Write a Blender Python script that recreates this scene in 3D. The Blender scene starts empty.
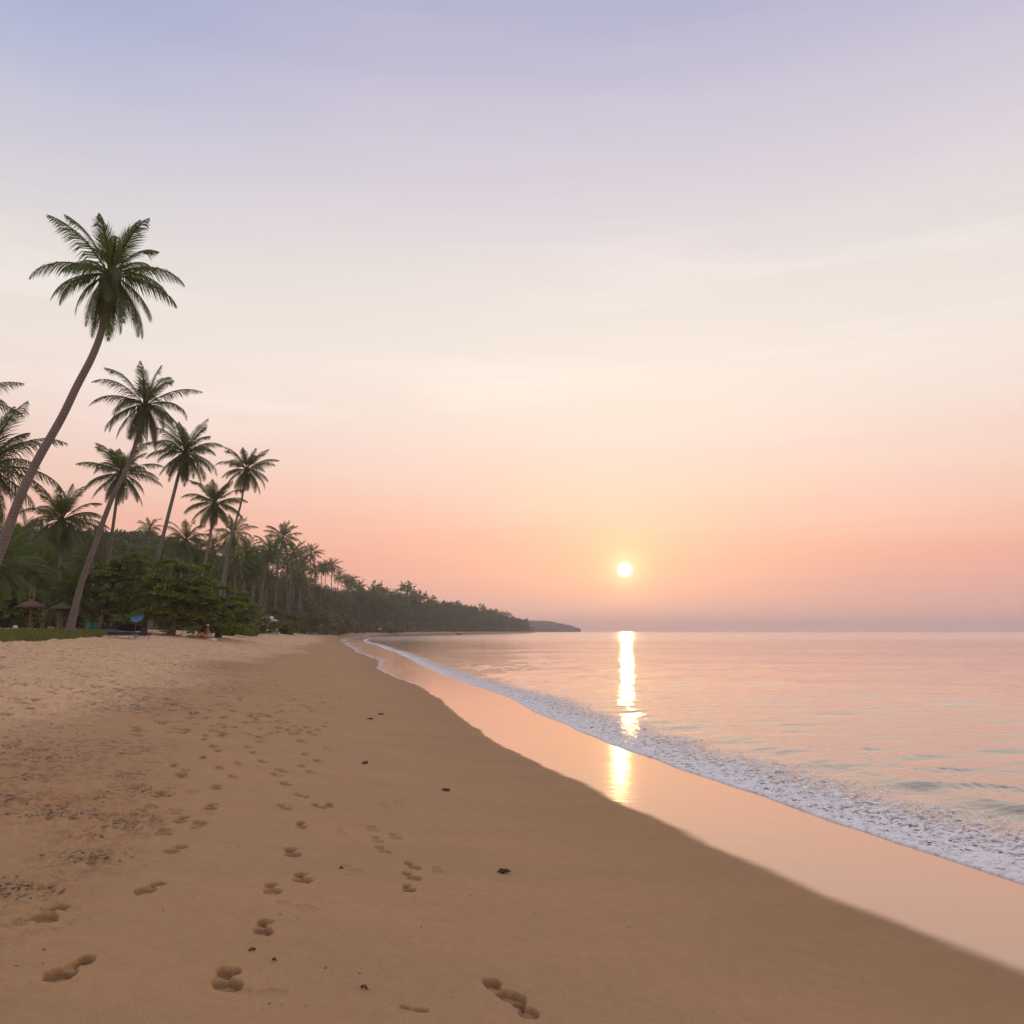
import bpy, math, random
import numpy as np
from mathutils import Vector, Matrix
R = math.radians
C = bpy.context.scene.collection
SC = bpy.context.scene

# ------------------------------------------------------------------ camera, sky, sun, exposure
F_PX = 800.0
EYE = Vector((0.0, 0.0, 1.6))
PITCH = math.atan((631 - 512) / F_PX)
cam = bpy.data.objects.new('camera', bpy.data.cameras.new('camera'))
C.objects.link(cam)
cam.location = EYE
cam.rotation_euler = (math.pi / 2 + PITCH, 0, 0)
cam.data.sensor_width = 36
cam.data.lens = 36 * F_PX / 1024
cam.data.clip_start = 0.05
cam.data.clip_end = 30000
SC.camera = cam

SUN_AZ = math.atan(113 / F_PX)          # to the right of straight ahead (+Y)
SUN_EL = R(4.3)
SUN_DIR = Vector((math.sin(SUN_AZ) * math.cos(SUN_EL), math.cos(SUN_AZ) * math.cos(SUN_EL), math.sin(SUN_EL)))
sun = bpy.data.objects.new('sun', bpy.data.lights.new('sun', 'SUN'))
C.objects.link(sun)
sun.rotation_euler = (-SUN_DIR).to_track_quat('-Z', 'Y').to_euler()
sun.data.energy = 0.06
sun.data.angle = R(0.55)
sun.data.color = (1.0, 0.55, 0.22)

def srgb(r, g, b):
    f = lambda c: (c / 255 / 12.92) if c / 255 <= 0.04045 else ((c / 255 + 0.055) / 1.055) ** 2.4
    return (f(r), f(g), f(b))

class NT:
    """small helper for building node trees"""
    def __init__(s, tree): s.t = tree; s.n = tree.nodes; s.l = tree.links
    def new(s, kind, **kw):
        n = s.n.new(kind)
        for k, v in kw.items():
            if k.startswith('i_'):
                n.inputs[k[2:].replace('_', ' ')].default_value = v
            else: setattr(n, k, v)
        return n
    def link(s, a, b): s.l.new(a, b); return b
    def val(s, sock, v):
        if hasattr(v, 'is_output') or isinstance(v, bpy.types.NodeSocket): s.l.new(v, sock)
        else: sock.default_value = v
    def math(s, op, a, b=0.0, c=None, clamp=False):
        n = s.n.new('ShaderNodeMath'); n.operation = op; n.use_clamp = clamp
        s.val(n.inputs[0], a); s.val(n.inputs[1], b)
        if c is not None: s.val(n.inputs[2], c)
        return n.outputs[0]
    def mix(s, f, a, b, blend='MIX'):
        n = s.n.new('ShaderNodeMix'); n.data_type = 'RGBA'; n.blend_type = blend
        s.val(n.inputs[0], f)
        for i, v in ((6, a), (7, b)):
            if isinstance(v, tuple) and len(v) == 3: v = (*v, 1)
            s.val(n.inputs[i], v)
        return n.outputs[2]
    def smooth(s, v, lo, hi, a=0.0, b=1.0):
        n = s.n.new('ShaderNodeMapRange'); n.interpolation_type = 'SMOOTHSTEP'
        s.val(n.inputs[0], v); n.inputs[1].default_value = lo; n.inputs[2].default_value = hi
        n.inputs[3].default_value = a; n.inputs[4].default_value = b
        return n.outputs[0]
    def ramp(s, f, stops, interp='LINEAR'):
        n = s.n.new('ShaderNodeValToRGB'); n.color_ramp.interpolation = interp
        e = n.color_ramp.elements
        while len(e) < len(stops): e.new(0.5)
        for i, (p, c) in enumerate(stops):
            e[i].position = p; e[i].color = (*c, 1)
        s.val(n.inputs[0], f)
        return n.outputs[0]
    def noise(s, vec, scale, detail=3, rough=0.5, dist=0.0):
        n = s.n.new('ShaderNodeTexNoise'); n.inputs['Scale'].default_value = scale
        n.inputs['Detail'].default_value = detail; n.inputs['Roughness'].default_value = rough
        n.inputs['Distortion'].default_value = dist
        if vec is not None: s.l.new(vec, n.inputs['Vector'])
        return n.outputs['Fac']
    def mapping(s, vec, scale=(1, 1, 1), rot=(0, 0, 0), loc=(0, 0, 0)):
        n = s.n.new('ShaderNodeMapping'); s.l.new(vec, n.inputs[0])
        n.inputs['Scale'].default_value = scale; n.inputs['Rotation'].default_value = rot
        n.inputs['Location'].default_value = loc
        return n.outputs[0]

world = bpy.data.worlds.new('World'); SC.world = world; world.use_nodes = True
w = NT(world.node_tree); w.n.clear()
wout = w.new('ShaderNodeOutputWorld')
sky = w.new('ShaderNodeTexSky', sky_type='NISHITA'); sky.sun_disc = False
sky.sun_elevation = SUN_EL; sky.sun_rotation = SUN_AZ
sky.dust_density = 3.0; sky.air_density = 1.0; sky.ozone_density = 1.5
bgN = w.new('ShaderNodeBackground'); w.link(sky.outputs[0], bgN.inputs[0]); bgN.inputs[1].default_value = 0.007
tc = w.new('ShaderNodeTexCoord').outputs['Generated']
sep = w.new('ShaderNodeSeparateXYZ'); w.link(tc, sep.inputs[0])
zz = sep.outputs[2]
# thin high haze layers, horizontal streaks of the real sky
streak = w.noise(w.mapping(tc, (1.6, 1.6, 16), (0.0, 0.10, 0.0)), 1.6, 4, 0.55, 0.4)
zj = w.math('ADD', zz, w.math('MULTIPLY', w.math('SUBTRACT', streak, 0.5), 0.055))
zn = w.math('MULTIPLY', zj, 1.25, clamp=True)
SKY = [(-.0, (228, 180, 172)), (.025, (226, 175, 166)), (.05, (232, 174, 162)), (.085, (243, 178, 158)), (.115, (247, 188, 167)),
       (.16, (248, 205, 187)), (.222, (247, 219, 206)), (.30, (246, 232, 221)), (.395, (237, 227, 220)), (.50, (221, 212, 219)),
       (.585, (203, 197, 215)), (.66, (182, 182, 208)), (.80, (203, 198, 206))]
grad = w.ramp(zn, [(max(0, p * 1.25), srgb(*c)) for p, c in SKY])
dot = w.new('ShaderNodeVectorMath', operation='DOT_PRODUCT'); w.link(tc, dot.inputs[0]); dot.inputs[1].default_value = SUN_DIR
ang = w.math('MULTIPLY', w.math('ARCCOSINE', dot.outputs['Value']), 180 / math.pi)
# side of the sky away from the sun: duller and bluer
away = w.math('MULTIPLY', w.smooth(sep.outputs[0], -0.10, -0.56), w.smooth(zz, 0.36, 0.70))
grad = w.mix(away, grad, w.mix(1.0, grad, (0.66, 0.83, 1.0), 'MULTIPLY'))
grad = w.mix(w.smooth(ang, 14, 70), grad, w.mix(1.0, grad, (0.90, 0.91, 0.95), 'MULTIPLY'))
gl = lambda sig: w.math('EXPONENT', w.math('MULTIPLY', w.math('POWER', w.math('DIVIDE', ang, sig), 2.0), -1.0))
ge = lambda sig: w.math('EXPONENT', w.math('MULTIPLY', w.math('DIVIDE', ang, sig), -1.0))
def addc(base, fac, col):
    return w.mix(fac, base, col, 'ADD')
lift = w.smooth(zz, 0.0, 0.10, 0.25, 1.0)
grad = addc(grad, w.math('MULTIPLY', ge(9.0), lift), (0.06, 0.035, -0.01))
grad = addc(grad, w.math('MULTIPLY', gl(3.0), lift), (0.05, 0.07, -0.03))
grad = addc(grad, gl(2.6), (0.09, 0.02, -0.03))
grad = addc(grad, gl(1.7), (0.05, 0.10, 0.03))
grad = addc(grad, gl(0.9), (0.25, 0.26, 0.18))
wisp = w.noise(w.mapping(tc, (1.1, 1.1, 11), (0.05, -0.16, 0.0), (3.1, 0.0, 1.7)), 1.5, 5, 0.6, 0.7)
wm = w.math('MULTIPLY', w.smooth(wisp, 0.48, 0.72), w.math('MULTIPLY', w.smooth(zz, 0.12, 0.24), w.smooth(zz, 0.62, 0.38)))
grad = addc(grad, wm, (0.055, 0.05, 0.047))
disc = w.smooth(ang, 0.22, 0.60, 1.0, 0.0)
grad = addc(grad, disc, (3.0, 2.8, 2.2))
bgG = w.new('ShaderNodeBackground'); w.link(grad, bgG.inputs[0]); bgG.inputs[1].default_value = 1.0
addS = w.new('ShaderNodeAddShader'); w.link(bgN.outputs[0], addS.inputs[0]); w.link(bgG.outputs[0], addS.inputs[1])
w.link(addS.outputs[0], wout.inputs[0])

SC.view_settings.view_transform = 'Standard'; SC.view_settings.look = 'None'
SC.view_settings.exposure = 0.0; SC.view_settings.gamma = 1.0
SC.cycles.use_denoising = True
SC.cycles.max_bounces = 8; SC.cycles.transparent_max_bounces = 24
SC.cycles.sample_clamp_indirect = 4.0
SC.cycles.volume_bounces = 4

# ------------------------------------------------------------------ small maths
rng = np.random.default_rng(7)
random.seed(7)
CP, SP = math.cos(PITCH), math.sin(PITCH)
def ray(px, py):
    a, b = (px - 512) / F_PX, (512 - py) / F_PX
    return Vector((a, CP - b * SP, SP + b * CP))
def at_depth(px, py, Y):
    d = ray(px, py); return EYE + d * (Y / d.y)
_perm = rng.permutation(512).astype(np.int64); _perm = np.concatenate([_perm, _perm, _perm])
_gr = rng.uniform(0, 2 * np.pi, 512); _gx, _gy = np.cos(_gr), np.sin(_gr)
def perlin(x, y, seed=0):
    x = np.asarray(x, float) + seed * 17.31; y = np.asarray(y, float) + seed * 7.77
    xi = np.floor(x).astype(np.int64); yi = np.floor(y).astype(np.int64)
    xf, yf = x - xi, y - yi
    u, v = xf ** 3 * (xf * (xf * 6 - 15) + 10), yf ** 3 * (yf * (yf * 6 - 15) + 10)
    xi &= 511; yi &= 511
    def g(ix, iy, dx, dy):
        h = _perm[_perm[ix & 511] + (iy & 511)]
        return _gx[h] * dx + _gy[h] * dy
    a = g(xi, yi, xf, yf); b = g(xi + 1, yi, xf - 1, yf)
    c = g(xi, yi + 1, xf, yf - 1); d = g(xi + 1, yi + 1, xf - 1, yf - 1)
    return (a + u * (b - a)) * (1 - v) + (c + u * (d - c)) * v
def fbm(x, y, oct=4, seed=0):
    s = 0; a = 1.0
    for i in range(oct):
        s = s + a * perlin(x * 2 ** i, y * 2 ** i, seed + i * 3); a *= 0.5
    return s
def sst(x, lo, hi):
    t = np.clip((x - lo) / (hi - lo), 0, 1); return t * t * (3 - 2 * t)

# ------------------------------------------------------------------ shoreline and ground height
SEA = -0.5
SHORE = np.array([(15, -30), (9.2, -8), (6.75, 0), (5.05, 5), (4.15, 7.8), (3.35, 10.5), (1.78, 16.2), (-0.4, 27.5), (-4, 43),
                  (-11, 78), (-20, 120), (-33, 180), (-44, 254), (-50, 330), (-46, 420), (-35, 520), (-14, 650), (10, 800), (30, 920),
                  (32, 960), (-20, 1060), (-200, 1200), (-1500, 1900)], float)
def smooth_poly(P, n):
    out = []
    for i in range(len(P) - 1):
        p0, p1, p2, p3 = P[max(i - 1, 0)], P[i], P[i + 1], P[min(i + 2, len(P) - 1)]
        t = np.linspace(0, 1, n, endpoint=False)[:, None]
        l0, l1, l2 = [max(np.linalg.norm(b - a), 1e-6) ** 0.5 for a, b in ((p0, p1), (p1, p2), (p2, p3))]
        m1 = (p2 - p1) if np.allclose(p0, p1) else ((p2 - p1) / l1 ** 2 * l0 ** 2 + (p1 - p0) / l0 ** 2 * l1 ** 2) / (l0 ** 2 + l0 * l1) * l1 ** 2 / l1 * 1.0 if False else (p2 - p0) * (np.linalg.norm(p2 - p1) / max(np.linalg.norm(p2 - p0), 1e-6))
        m2 = (p3 - p1) * (np.linalg.norm(p2 - p1) / max(np.linalg.norm(p3 - p1), 1e-6))
        out.append((2 * t**3 - 3 * t**2 + 1) * p1 + (t**3 - 2 * t**2 + t) * m1 + (-2 * t**3 + 3 * t**2) * p2 + (t**3 - t**2) * m2)
    out.append(P[-1:]); return np.concatenate(out)
SH = smooth_poly(SHORE, 10)
def shore_dist(x, y):
    """signed distance to the waterline, + on land; also the arc position"""
    x = np.asarray(x, float).ravel(); y = np.asarray(y, float).ravel()
    best = np.full(x.shape, 1e18); sgn = np.ones(x.shape)
    for i in range(len(SH) - 1):
        ax, ay = SH[i]; bx, by = SH[i + 1]; dx, dy = bx - ax, by - ay
        L2 = dx * dx + dy * dy
        t = np.clip(((x - ax) * dx + (y - ay) * dy) / L2, 0, 1)
        ex, ey = x - ax - t * dx, y - ay - t * dy
        q = ex * ex + ey * ey
        m = q < best
        best = np.where(m, q, best)
        sgn = np.where(m, np.sign(dx * ey - dy * ex), sgn)
    return np.sqrt(best) * np.where(sgn == 0, 1, sgn)
PROF_D = [-400, -60, -20, 0, 3, 6.3, 10, 15, 20, 26, 60, 4000]
PROF_Z = [-4, -3.0, -1.7, SEA, -0.36, -0.02, 0.46, 1.16, 1.58, 1.75, 1.8, 2.2]
def base_height(d):
    return np.interp(d, PROF_D, PROF_Z)
def shore_x(Y):
    i = np.argmin(np.abs(SH[:150, 1] - Y)); return float(np.interp(Y, SH[:160, 1], SH[:160, 0]))
def ground_z(x, y):
    return float(base_height(shore_dist([x], [y]))[0])
def ground_at(px, py):
    """where the line of sight through a point of the photo meets the ground"""
    d = ray(px, py); t = 1.0
    lo, hi = 0.5, 600
    ts = np.geomspace(1.0, 600, 2500)
    X, Y, Z = EYE.x + d.x * ts, d.y * ts, EYE.z + d.z * ts
    g = base_height(shore_dist(X, Y))
    k = np.argmax(Z <= g)
    return Vector((X[k], Y[k], g[k]))

# ------------------------------------------------------------------ object helpers
def tag(o, label=None, cat=None, group=None, kind=None):
    if label: o['label'] = label
    if cat: o['category'] = cat
    if group: o['group'] = group
    if kind: o['kind'] = kind
    return o
def empty(name, loc, label=None, cat=None, group=None, rz=0):
    o = bpy.data.objects.new(name, None); C.objects.link(o); o.location = loc; o.rotation_euler.z = rz
    o.empty_display_size = 0.3
    return tag(o, label, cat, group)
def grid_mesh(name, V, nr, nc, smooth=True):
    me = bpy.data.meshes.new(name)
    me.vertices.add(nr * nc); me.vertices.foreach_set('co', V.astype(np.float32).ravel())
    idx = np.arange(nr * nc).reshape(nr, nc)
    q = np.stack([idx[:-1, :-1], idx[:-1, 1:], idx[1:, 1:], idx[1:, :-1]], -1).reshape(-1, 4)
    nf = len(q)
    me.loops.add(nf * 4); me.loops.foreach_set('vertex_index', q.astype(np.int32).ravel())
    me.polygons.add(nf); me.polygons.foreach_set('loop_start', np.arange(0, nf * 4, 4, dtype=np.int32))
    me.update(calc_edges=True)
    if smooth: me.polygons.foreach_set('use_smooth', np.ones(nf, bool))
    me.validate(); return me
def add_attr(me, name, arr):
    a = me.attributes.new(name, 'FLOAT', 'POINT'); a.data.foreach_set('value', np.asarray(arr, np.float32).ravel())
def link(name, me, mat=None, parent=None):
    o = bpy.data.objects.new(name, me); C.objects.link(o)
    if mat:
        for m in (mat if isinstance(mat, (list, tuple)) else [mat]): me.materials.append(m)
    if parent: o.parent = parent
    return o

class MB:
    """collects shapes, builds them as one mesh object"""
    def __init__(s): s.v = []; s.f = []; s.sm = []; s.mi = []
    def add(s, V, Fc, smooth=False, m=0):
        b = len(s.v); s.v += [tuple(p) for p in V]
        s.f += [tuple(i + b for i in f) for f in Fc]; s.sm += [smooth] * len(Fc); s.mi += [m] * len(Fc)
    def tube(s, pts, rad, n=8, cap=True, m=0, smooth=True):
        pts = [Vector(p) for p in pts]; V = []; Fc = []
        rad = rad if hasattr(rad, '__len__') else [rad] * len(pts)
        up = Vector((0, 0, 1)); prev = None
        for i, p in enumerate(pts):
            t = (pts[min(i + 1, len(pts) - 1)] - pts[max(i - 1, 0)]).normalized()
            a = prev if prev is not None else (Vector((1, 0, 0)) if abs(t.x) < 0.8 else Vector((0, 1, 0)))
            a = (a - t * a.dot(t)).normalized(); b = t.cross(a); prev = a
            for k in range(n):
                an = 2 * math.pi * k / n
                V.append(p + (a * math.cos(an) + b * math.sin(an)) * rad[i])
        for i in range(len(pts) - 1):
            for k in range(n):
                Fc.append((i * n + k, i * n + (k + 1) % n, (i + 1) * n + (k + 1) % n, (i + 1) * n + k))
        if cap:
            Fc.append(tuple(range(n))[::-1]); Fc.append(tuple((len(pts) - 1) * n + k for k in range(n)))
        s.add(V, Fc, smooth, m); return s
    def box(s, c, size, rot=None, m=0, bevel=0.12):
        """box with chamfered vertical edges and top"""
        hx, hy, hz = size[0] / 2, size[1] / 2, size[2] / 2
        b = min(hx, hy, hz) * bevel
        ring = lambda x, y, z: [(x - b, y, z), (x, y - b, z), (x, -y + b, z), (x - b, -y, z), (-x + b, -y, z), (-x, -y + b, z), (-x, y - b, z), (-x + b, y, z)]
        V = ring(hx - b, hy - b, -hz) + ring(hx, hy, -hz + b) + ring(hx, hy, hz - b) + ring(hx - b, hy - b, hz)
        Fc = [tuple(range(8)), tuple(range(31, 23, -1))]
        for r in range(3):
            for k in range(8): Fc.append((r * 8 + k, r * 8 + 8 + k, r * 8 + 8 + (k + 1) % 8, r * 8 + (k + 1) % 8))
        M = (rot.to_4x4() if rot else Matrix.Identity(4))
        s.add([M @ Vector(p) + Vector(c) for p in V], Fc, False, m); return s
    def lathe(s, prof, c=(0, 0, 0), n=16, m=0, smooth=True, rot=None, jitter=0):
        V = []; Fc = []
        for r, z in prof:
            for k in range(n):
                an = 2 * math.pi * k / n; j = 1 + (random.uniform(-jitter, jitter) if jitter else 0)
                p = Vector((r * j * math.cos(an), r * j * math.sin(an), z * 1.0))
                V.append((rot @ p if rot else p) + Vector(c))
        for i in range(len(prof) - 1):
            for k in range(n): Fc.append((i * n + k, i * n + (k + 1) % n, (i + 1) * n + (k + 1) % n, (i + 1) * n + k))
        s.add(V, Fc, smooth, m); return s
    def ball(s, c, r, m=0, n=10, sq=(1, 1, 1)):
        V = []; Fc = []
        for i in range(n // 2 + 1):
            th = math.pi * i / (n // 2)
            for k in range(n):
                an = 2 * math.pi * k / n
                V.append((c[0] + r * sq[0] * math.sin(th) * math.cos(an), c[1] + r * sq[1] * math.sin(th) * math.sin(an), c[2] + r * sq[2] * math.cos(th)))
        for i in range(n // 2):
            for k in range(n): Fc.append((i * n + k, (i + 1) * n + k, (i + 1) * n + (k + 1) % n, i * n + (k + 1) % n))
        s.add(V, Fc, True, m); return s
    def mesh(s, name):
        me = bpy.data.meshes.new(name); me.from_pydata(s.v, [], s.f)
        me.polygons.foreach_set('use_smooth', s.sm); me.polygons.foreach_set('material_index', s.mi)
        me.update(); return me
    def build(s, name, mat, parent=None): return link(name, s.mesh(name), mat, parent)

def quads_mesh(name, Q, smooth=False):
    """Q: (n,4,3) loose quads -> mesh"""
    Q = np.asarray(Q, np.float32); n = len(Q)
    me = bpy.data.meshes.new(name)
    me.vertices.add(n * 4); me.vertices.foreach_set('co', Q.ravel())
    me.loops.add(n * 4); me.loops.foreach_set('vertex_index', np.arange(n * 4, dtype=np.int32))
    me.polygons.add(n); me.polygons.foreach_set('loop_start', np.arange(0, n * 4, 4, dtype=np.int32))
    me.update(calc_edges=True); return me

# ------------------------------------------------------------------ materials
MATS = {}
def material(name):
    m = bpy.data.materials.new(name); m.use_nodes = True; t = NT(m.node_tree); t.n.clear()
    out = t.new('ShaderNodeOutputMaterial'); return m, t, out
def plain(name, col, rough=0.7, var=0.15, scale=6.0, bump=0.2, metallic=0.0):
    if name in MATS: return MATS[name]
    m, t, out = material(name)
    p = t.new('ShaderNodeBsdfPrincipled'); p.inputs['Roughness'].default_value = rough; p.inputs['Metallic'].default_value = metallic
    v = t.new('ShaderNodeTexCoord').outputs['Object']
    nz = t.noise(v, scale, 4, 0.6)
    t.link(t.mix(nz, tuple(c * (1 - var) for c in col), tuple(min(1, c * (1 + var)) for c in col)), p.inputs['Base Color'])
    b = t.new('ShaderNodeBump'); b.inputs['Strength'].default_value = bump; b.inputs['Distance'].default_value = 0.02
    t.link(t.noise(v, scale * 4, 3), b.inputs['Height']); t.link(b.outputs[0], p.inputs['Normal'])
    t.link(p.outputs[0], out.inputs[0]); MATS[name] = m; return m
def leaf_mat(name, dark, light, trans=0.35, tscale=0.9, rough=0.45, old=None):
    if name in MATS: return MATS[name]
    m, t, out = material(name)
    geo = t.new('ShaderNodeNewGeometry'); oi = t.new('ShaderNodeObjectInfo')
    rnd = geo.outputs['Random Per Island']
    tcn = t.new('ShaderNodeTexCoord').outputs['Object']
    f = t.math('ADD', t.math('MULTIPLY', rnd, 0.55), t.math('MULTIPLY', t.noise(tcn, tscale, 2), 0.6), clamp=True)
    col = t.mix(f, dark, light)
    if old: col = t.mix(t.smooth(rnd, 0.90, 0.97), col, old)
    hs = t.new('ShaderNodeHueSaturation'); t.link(col, hs.inputs['Color'])
    t.link(t.math('ADD', t.math('MULTIPLY', oi.outputs['Random'], 0.35), 0.82), hs.inputs['Value'])
    t.link(t.math('ADD', t.math('MULTIPLY', oi.outputs['Random'], 0.03), 0.485), hs.inputs['Hue'])
    p = t.new('ShaderNodeBsdfPrincipled'); t.link(hs.outputs[0], p.inputs['Base Color']); p.inputs['Roughness'].default_value = rough
    p.inputs['Specular IOR Level'].default_value = 0.35
    tr = t.new('ShaderNodeBsdfTranslucent')
    t.link(t.mix(1.0, hs.outputs[0], (1.5, 1.5, 0.7), 'MULTIPLY'), tr.inputs[0])
    mx = t.new('ShaderNodeMixShader'); mx.inputs[0].default_value = trans
    t.link(p.outputs[0], mx.inputs[1]); t.link(tr.outputs[0], mx.inputs[2]); t.link(mx.outputs[0], out.inputs[0])
    MATS[name] = m; return m
def bark_mat(name, a, b, rings=True):
    if name in MATS: return MATS[name]
    m, t, out = material(name)
    v = t.new('ShaderNodeTexCoord').outputs['Object']
    nz = t.noise(t.mapping(v, (1, 1, 0.5)), 3.0, 5, 0.6)
    p = t.new('ShaderNodeBsdfPrincipled'); p.inputs['Roughness'].default_value = 0.9
    wv = t.new('ShaderNodeTexWave', wave_type='BANDS', bands_direction='Z'); wv.inputs['Scale'].default_value = 2.6 if rings else 0.6
    wv.inputs['Distortion'].default_value = 1.6; wv.inputs['Detail'].default_value = 2
    t.link(v, wv.inputs['Vector'])
    c = t.mix(nz, a, b)
    t.link(t.mix(t.math('MULTIPLY', wv.outputs['Fac'], 0.3), c, tuple(x * 0.45 for x in a)), p.inputs['Base Color'])
    bp = t.new('ShaderNodeBump'); bp.inputs['Strength'].default_value = 0.35; bp.inputs['Distance'].default_value = 0.02
    t.link(t.math('ADD', wv.outputs['Fac'], nz), bp.inputs['Height']); t.link(bp.outputs[0], p.inputs['Normal'])
    t.link(p.outputs[0], out.inputs[0]); MATS[name] = m; return m

# sand --------------------------------------------------------------
SAND_SMOOTH = (0.51, 0.305, 0.15); SAND_DRY = (0.78, 0.52, 0.30); SAND_WET = (0.52, 0.22, 0.09)
def sand_material():
    m, t, out = material('sand')
    pos = t.new('ShaderNodeNewGeometry').outputs['Position']
    at = lambda n: t.new('ShaderNodeAttribute', attribute_name=n).outputs['Fac']
    wet, dry, dirt, damp_and_shade = at('wet'), at('dry'), at('dirt'), at('damp_and_shade')
    flat = t.mapping(pos, (1, 1, 1))
    fine = t.noise(flat, 160, 4, 0.7); mid = t.noise(flat, 9, 5, 0.65); big = t.noise(t.mapping(pos, (0.35, 1, 0.2)), 1.3, 4, 0.6)
    col = t.mix(dry, SAND_SMOOTH, SAND_DRY)
    crust = t.noise(t.mapping(pos, (1.0, 0.7, 0.2)), 4.6, 5, 0.75)
    col = t.mix(t.math('MULTIPLY', t.smooth(crust, 0.50, 0.68), dry), col, t.mix(1.0, col, (0.48, 0.43, 0.38), 'MULTIPLY'))
    col = t.mix(t.math('MULTIPLY', t.smooth(crust, 0.44, 0.28), dry), col, t.mix(1.0, col, (1.18, 1.17, 1.15), 'MULTIPLY'))
    col = t.mix(t.smooth(mid, 0.30, 0.72), t.mix(1.0, col, (0.93, 0.92, 0.91), 'MULTIPLY'), col)
    col = t.mix(t.smooth(big, 0.35, 0.7), col, t.mix(1.0, col, (1.10, 1.08, 1.05), 'MULTIPLY'))
    col = t.mix(t.smooth(fine, 0.30, 0.75), t.mix(1.0, col, (0.72, 0.70, 0.68), 'MULTIPLY'), t.mix(1.0, col, (1.12, 1.12, 1.12), 'MULTIPLY'))
    col = t.mix(damp_and_shade, col, t.mix(1.0, col, (0.58, 0.53, 0.49), 'MULTIPLY'))  # darker damp sand by the wet strip, and shade painted into the footprints
    # scattered plant bits and dark mineral grains left by the tide
    dm = t.math('MULTIPLY', dirt, t.smooth(t.noise(t.mapping(pos, (1.0, 0.6, 0.2)), 8, 6, 0.8), 0.47, 0.60))
    col = t.mix(t.math('MULTIPLY', dm, 0.62), col, (0.11, 0.072, 0.04))
    p = t.new('ShaderNodeBsdfPrincipled'); t.link(col, p.inputs['Base Color'])
    p.inputs['Specular IOR Level'].default_value = 0.25
    t.link(t.math('SUBTRACT', 0.92, t.math('MULTIPLY', damp_and_shade, 0.25)), p.inputs['Roughness'])
    bp = t.new('ShaderNodeBump'); bp.inputs['Strength'].default_value = 0.55; bp.inputs['Distance'].default_value = 0.012
    rip = t.noise(t.mapping(pos, (0.55, 2.6, 0.2), (0, 0, 0.08)), 5, 4, 0.6)
    h = t.math('ADD', t.math('MULTIPLY', fine, 0.22), t.math('ADD', t.math('MULTIPLY', mid, t.math('ADD', t.math('MULTIPLY', dry, 2.5), 0.35)), t.math('MULTIPLY', rip, 0.55)))
    t.link(h, bp.inputs['Height']); t.link(bp.outputs[0], p.inputs['Normal'])
    pw = t.new('ShaderNodeBsdfPrincipled'); pw.inputs['Base Color'].default_value = (*SAND_WET, 1)
    pw.inputs['IOR'].default_value = 1.6
    t.link(t.math('ADD', 0.06, t.math('MULTIPLY', t.noise(t.mapping(pos, (0.6, 2.0, 0.2)), 1.6, 4, 0.65), 0.16)), pw.inputs['Roughness'])
    bw = t.new('ShaderNodeBump'); bw.inputs['Strength'].default_value = 0.06; bw.inputs['Distance'].default_value = 0.05
    t.link(t.noise(t.mapping(pos, (0.5, 1.6, 0.2)), 1.6, 3), bw.inputs['Height']); t.link(bw.outputs[0], pw.inputs['Normal'])
    gw = t.new('ShaderNodeBsdfGlossy'); gw.inputs[0].default_value = (1.0, 0.90, 0.81, 1); t.link(bw.outputs[0], gw.inputs['Normal'])
    t.link(pw.inputs['Roughness'].links[0].from_socket, gw.inputs['Roughness'])
    fr = t.new('ShaderNodeFresnel'); fr.inputs[0].default_value = 1.33; film = t.new('ShaderNodeMixShader')
    t.link(t.math('ADD', 0.02, t.math('MULTIPLY', fr.outputs[0], 0.9), clamp=True), film.inputs[0]); t.link(pw.outputs[0], film.inputs[1]); t.link(gw.outputs[0], film.inputs[2])
    mx = t.new('ShaderNodeMixShader'); t.link(wet, mx.inputs[0]); t.link(p.outputs[0], mx.inputs[1]); t.link(film.outputs[0], mx.inputs[2])
    t.link(mx.outputs[0], out.inputs[0]); return m

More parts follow.
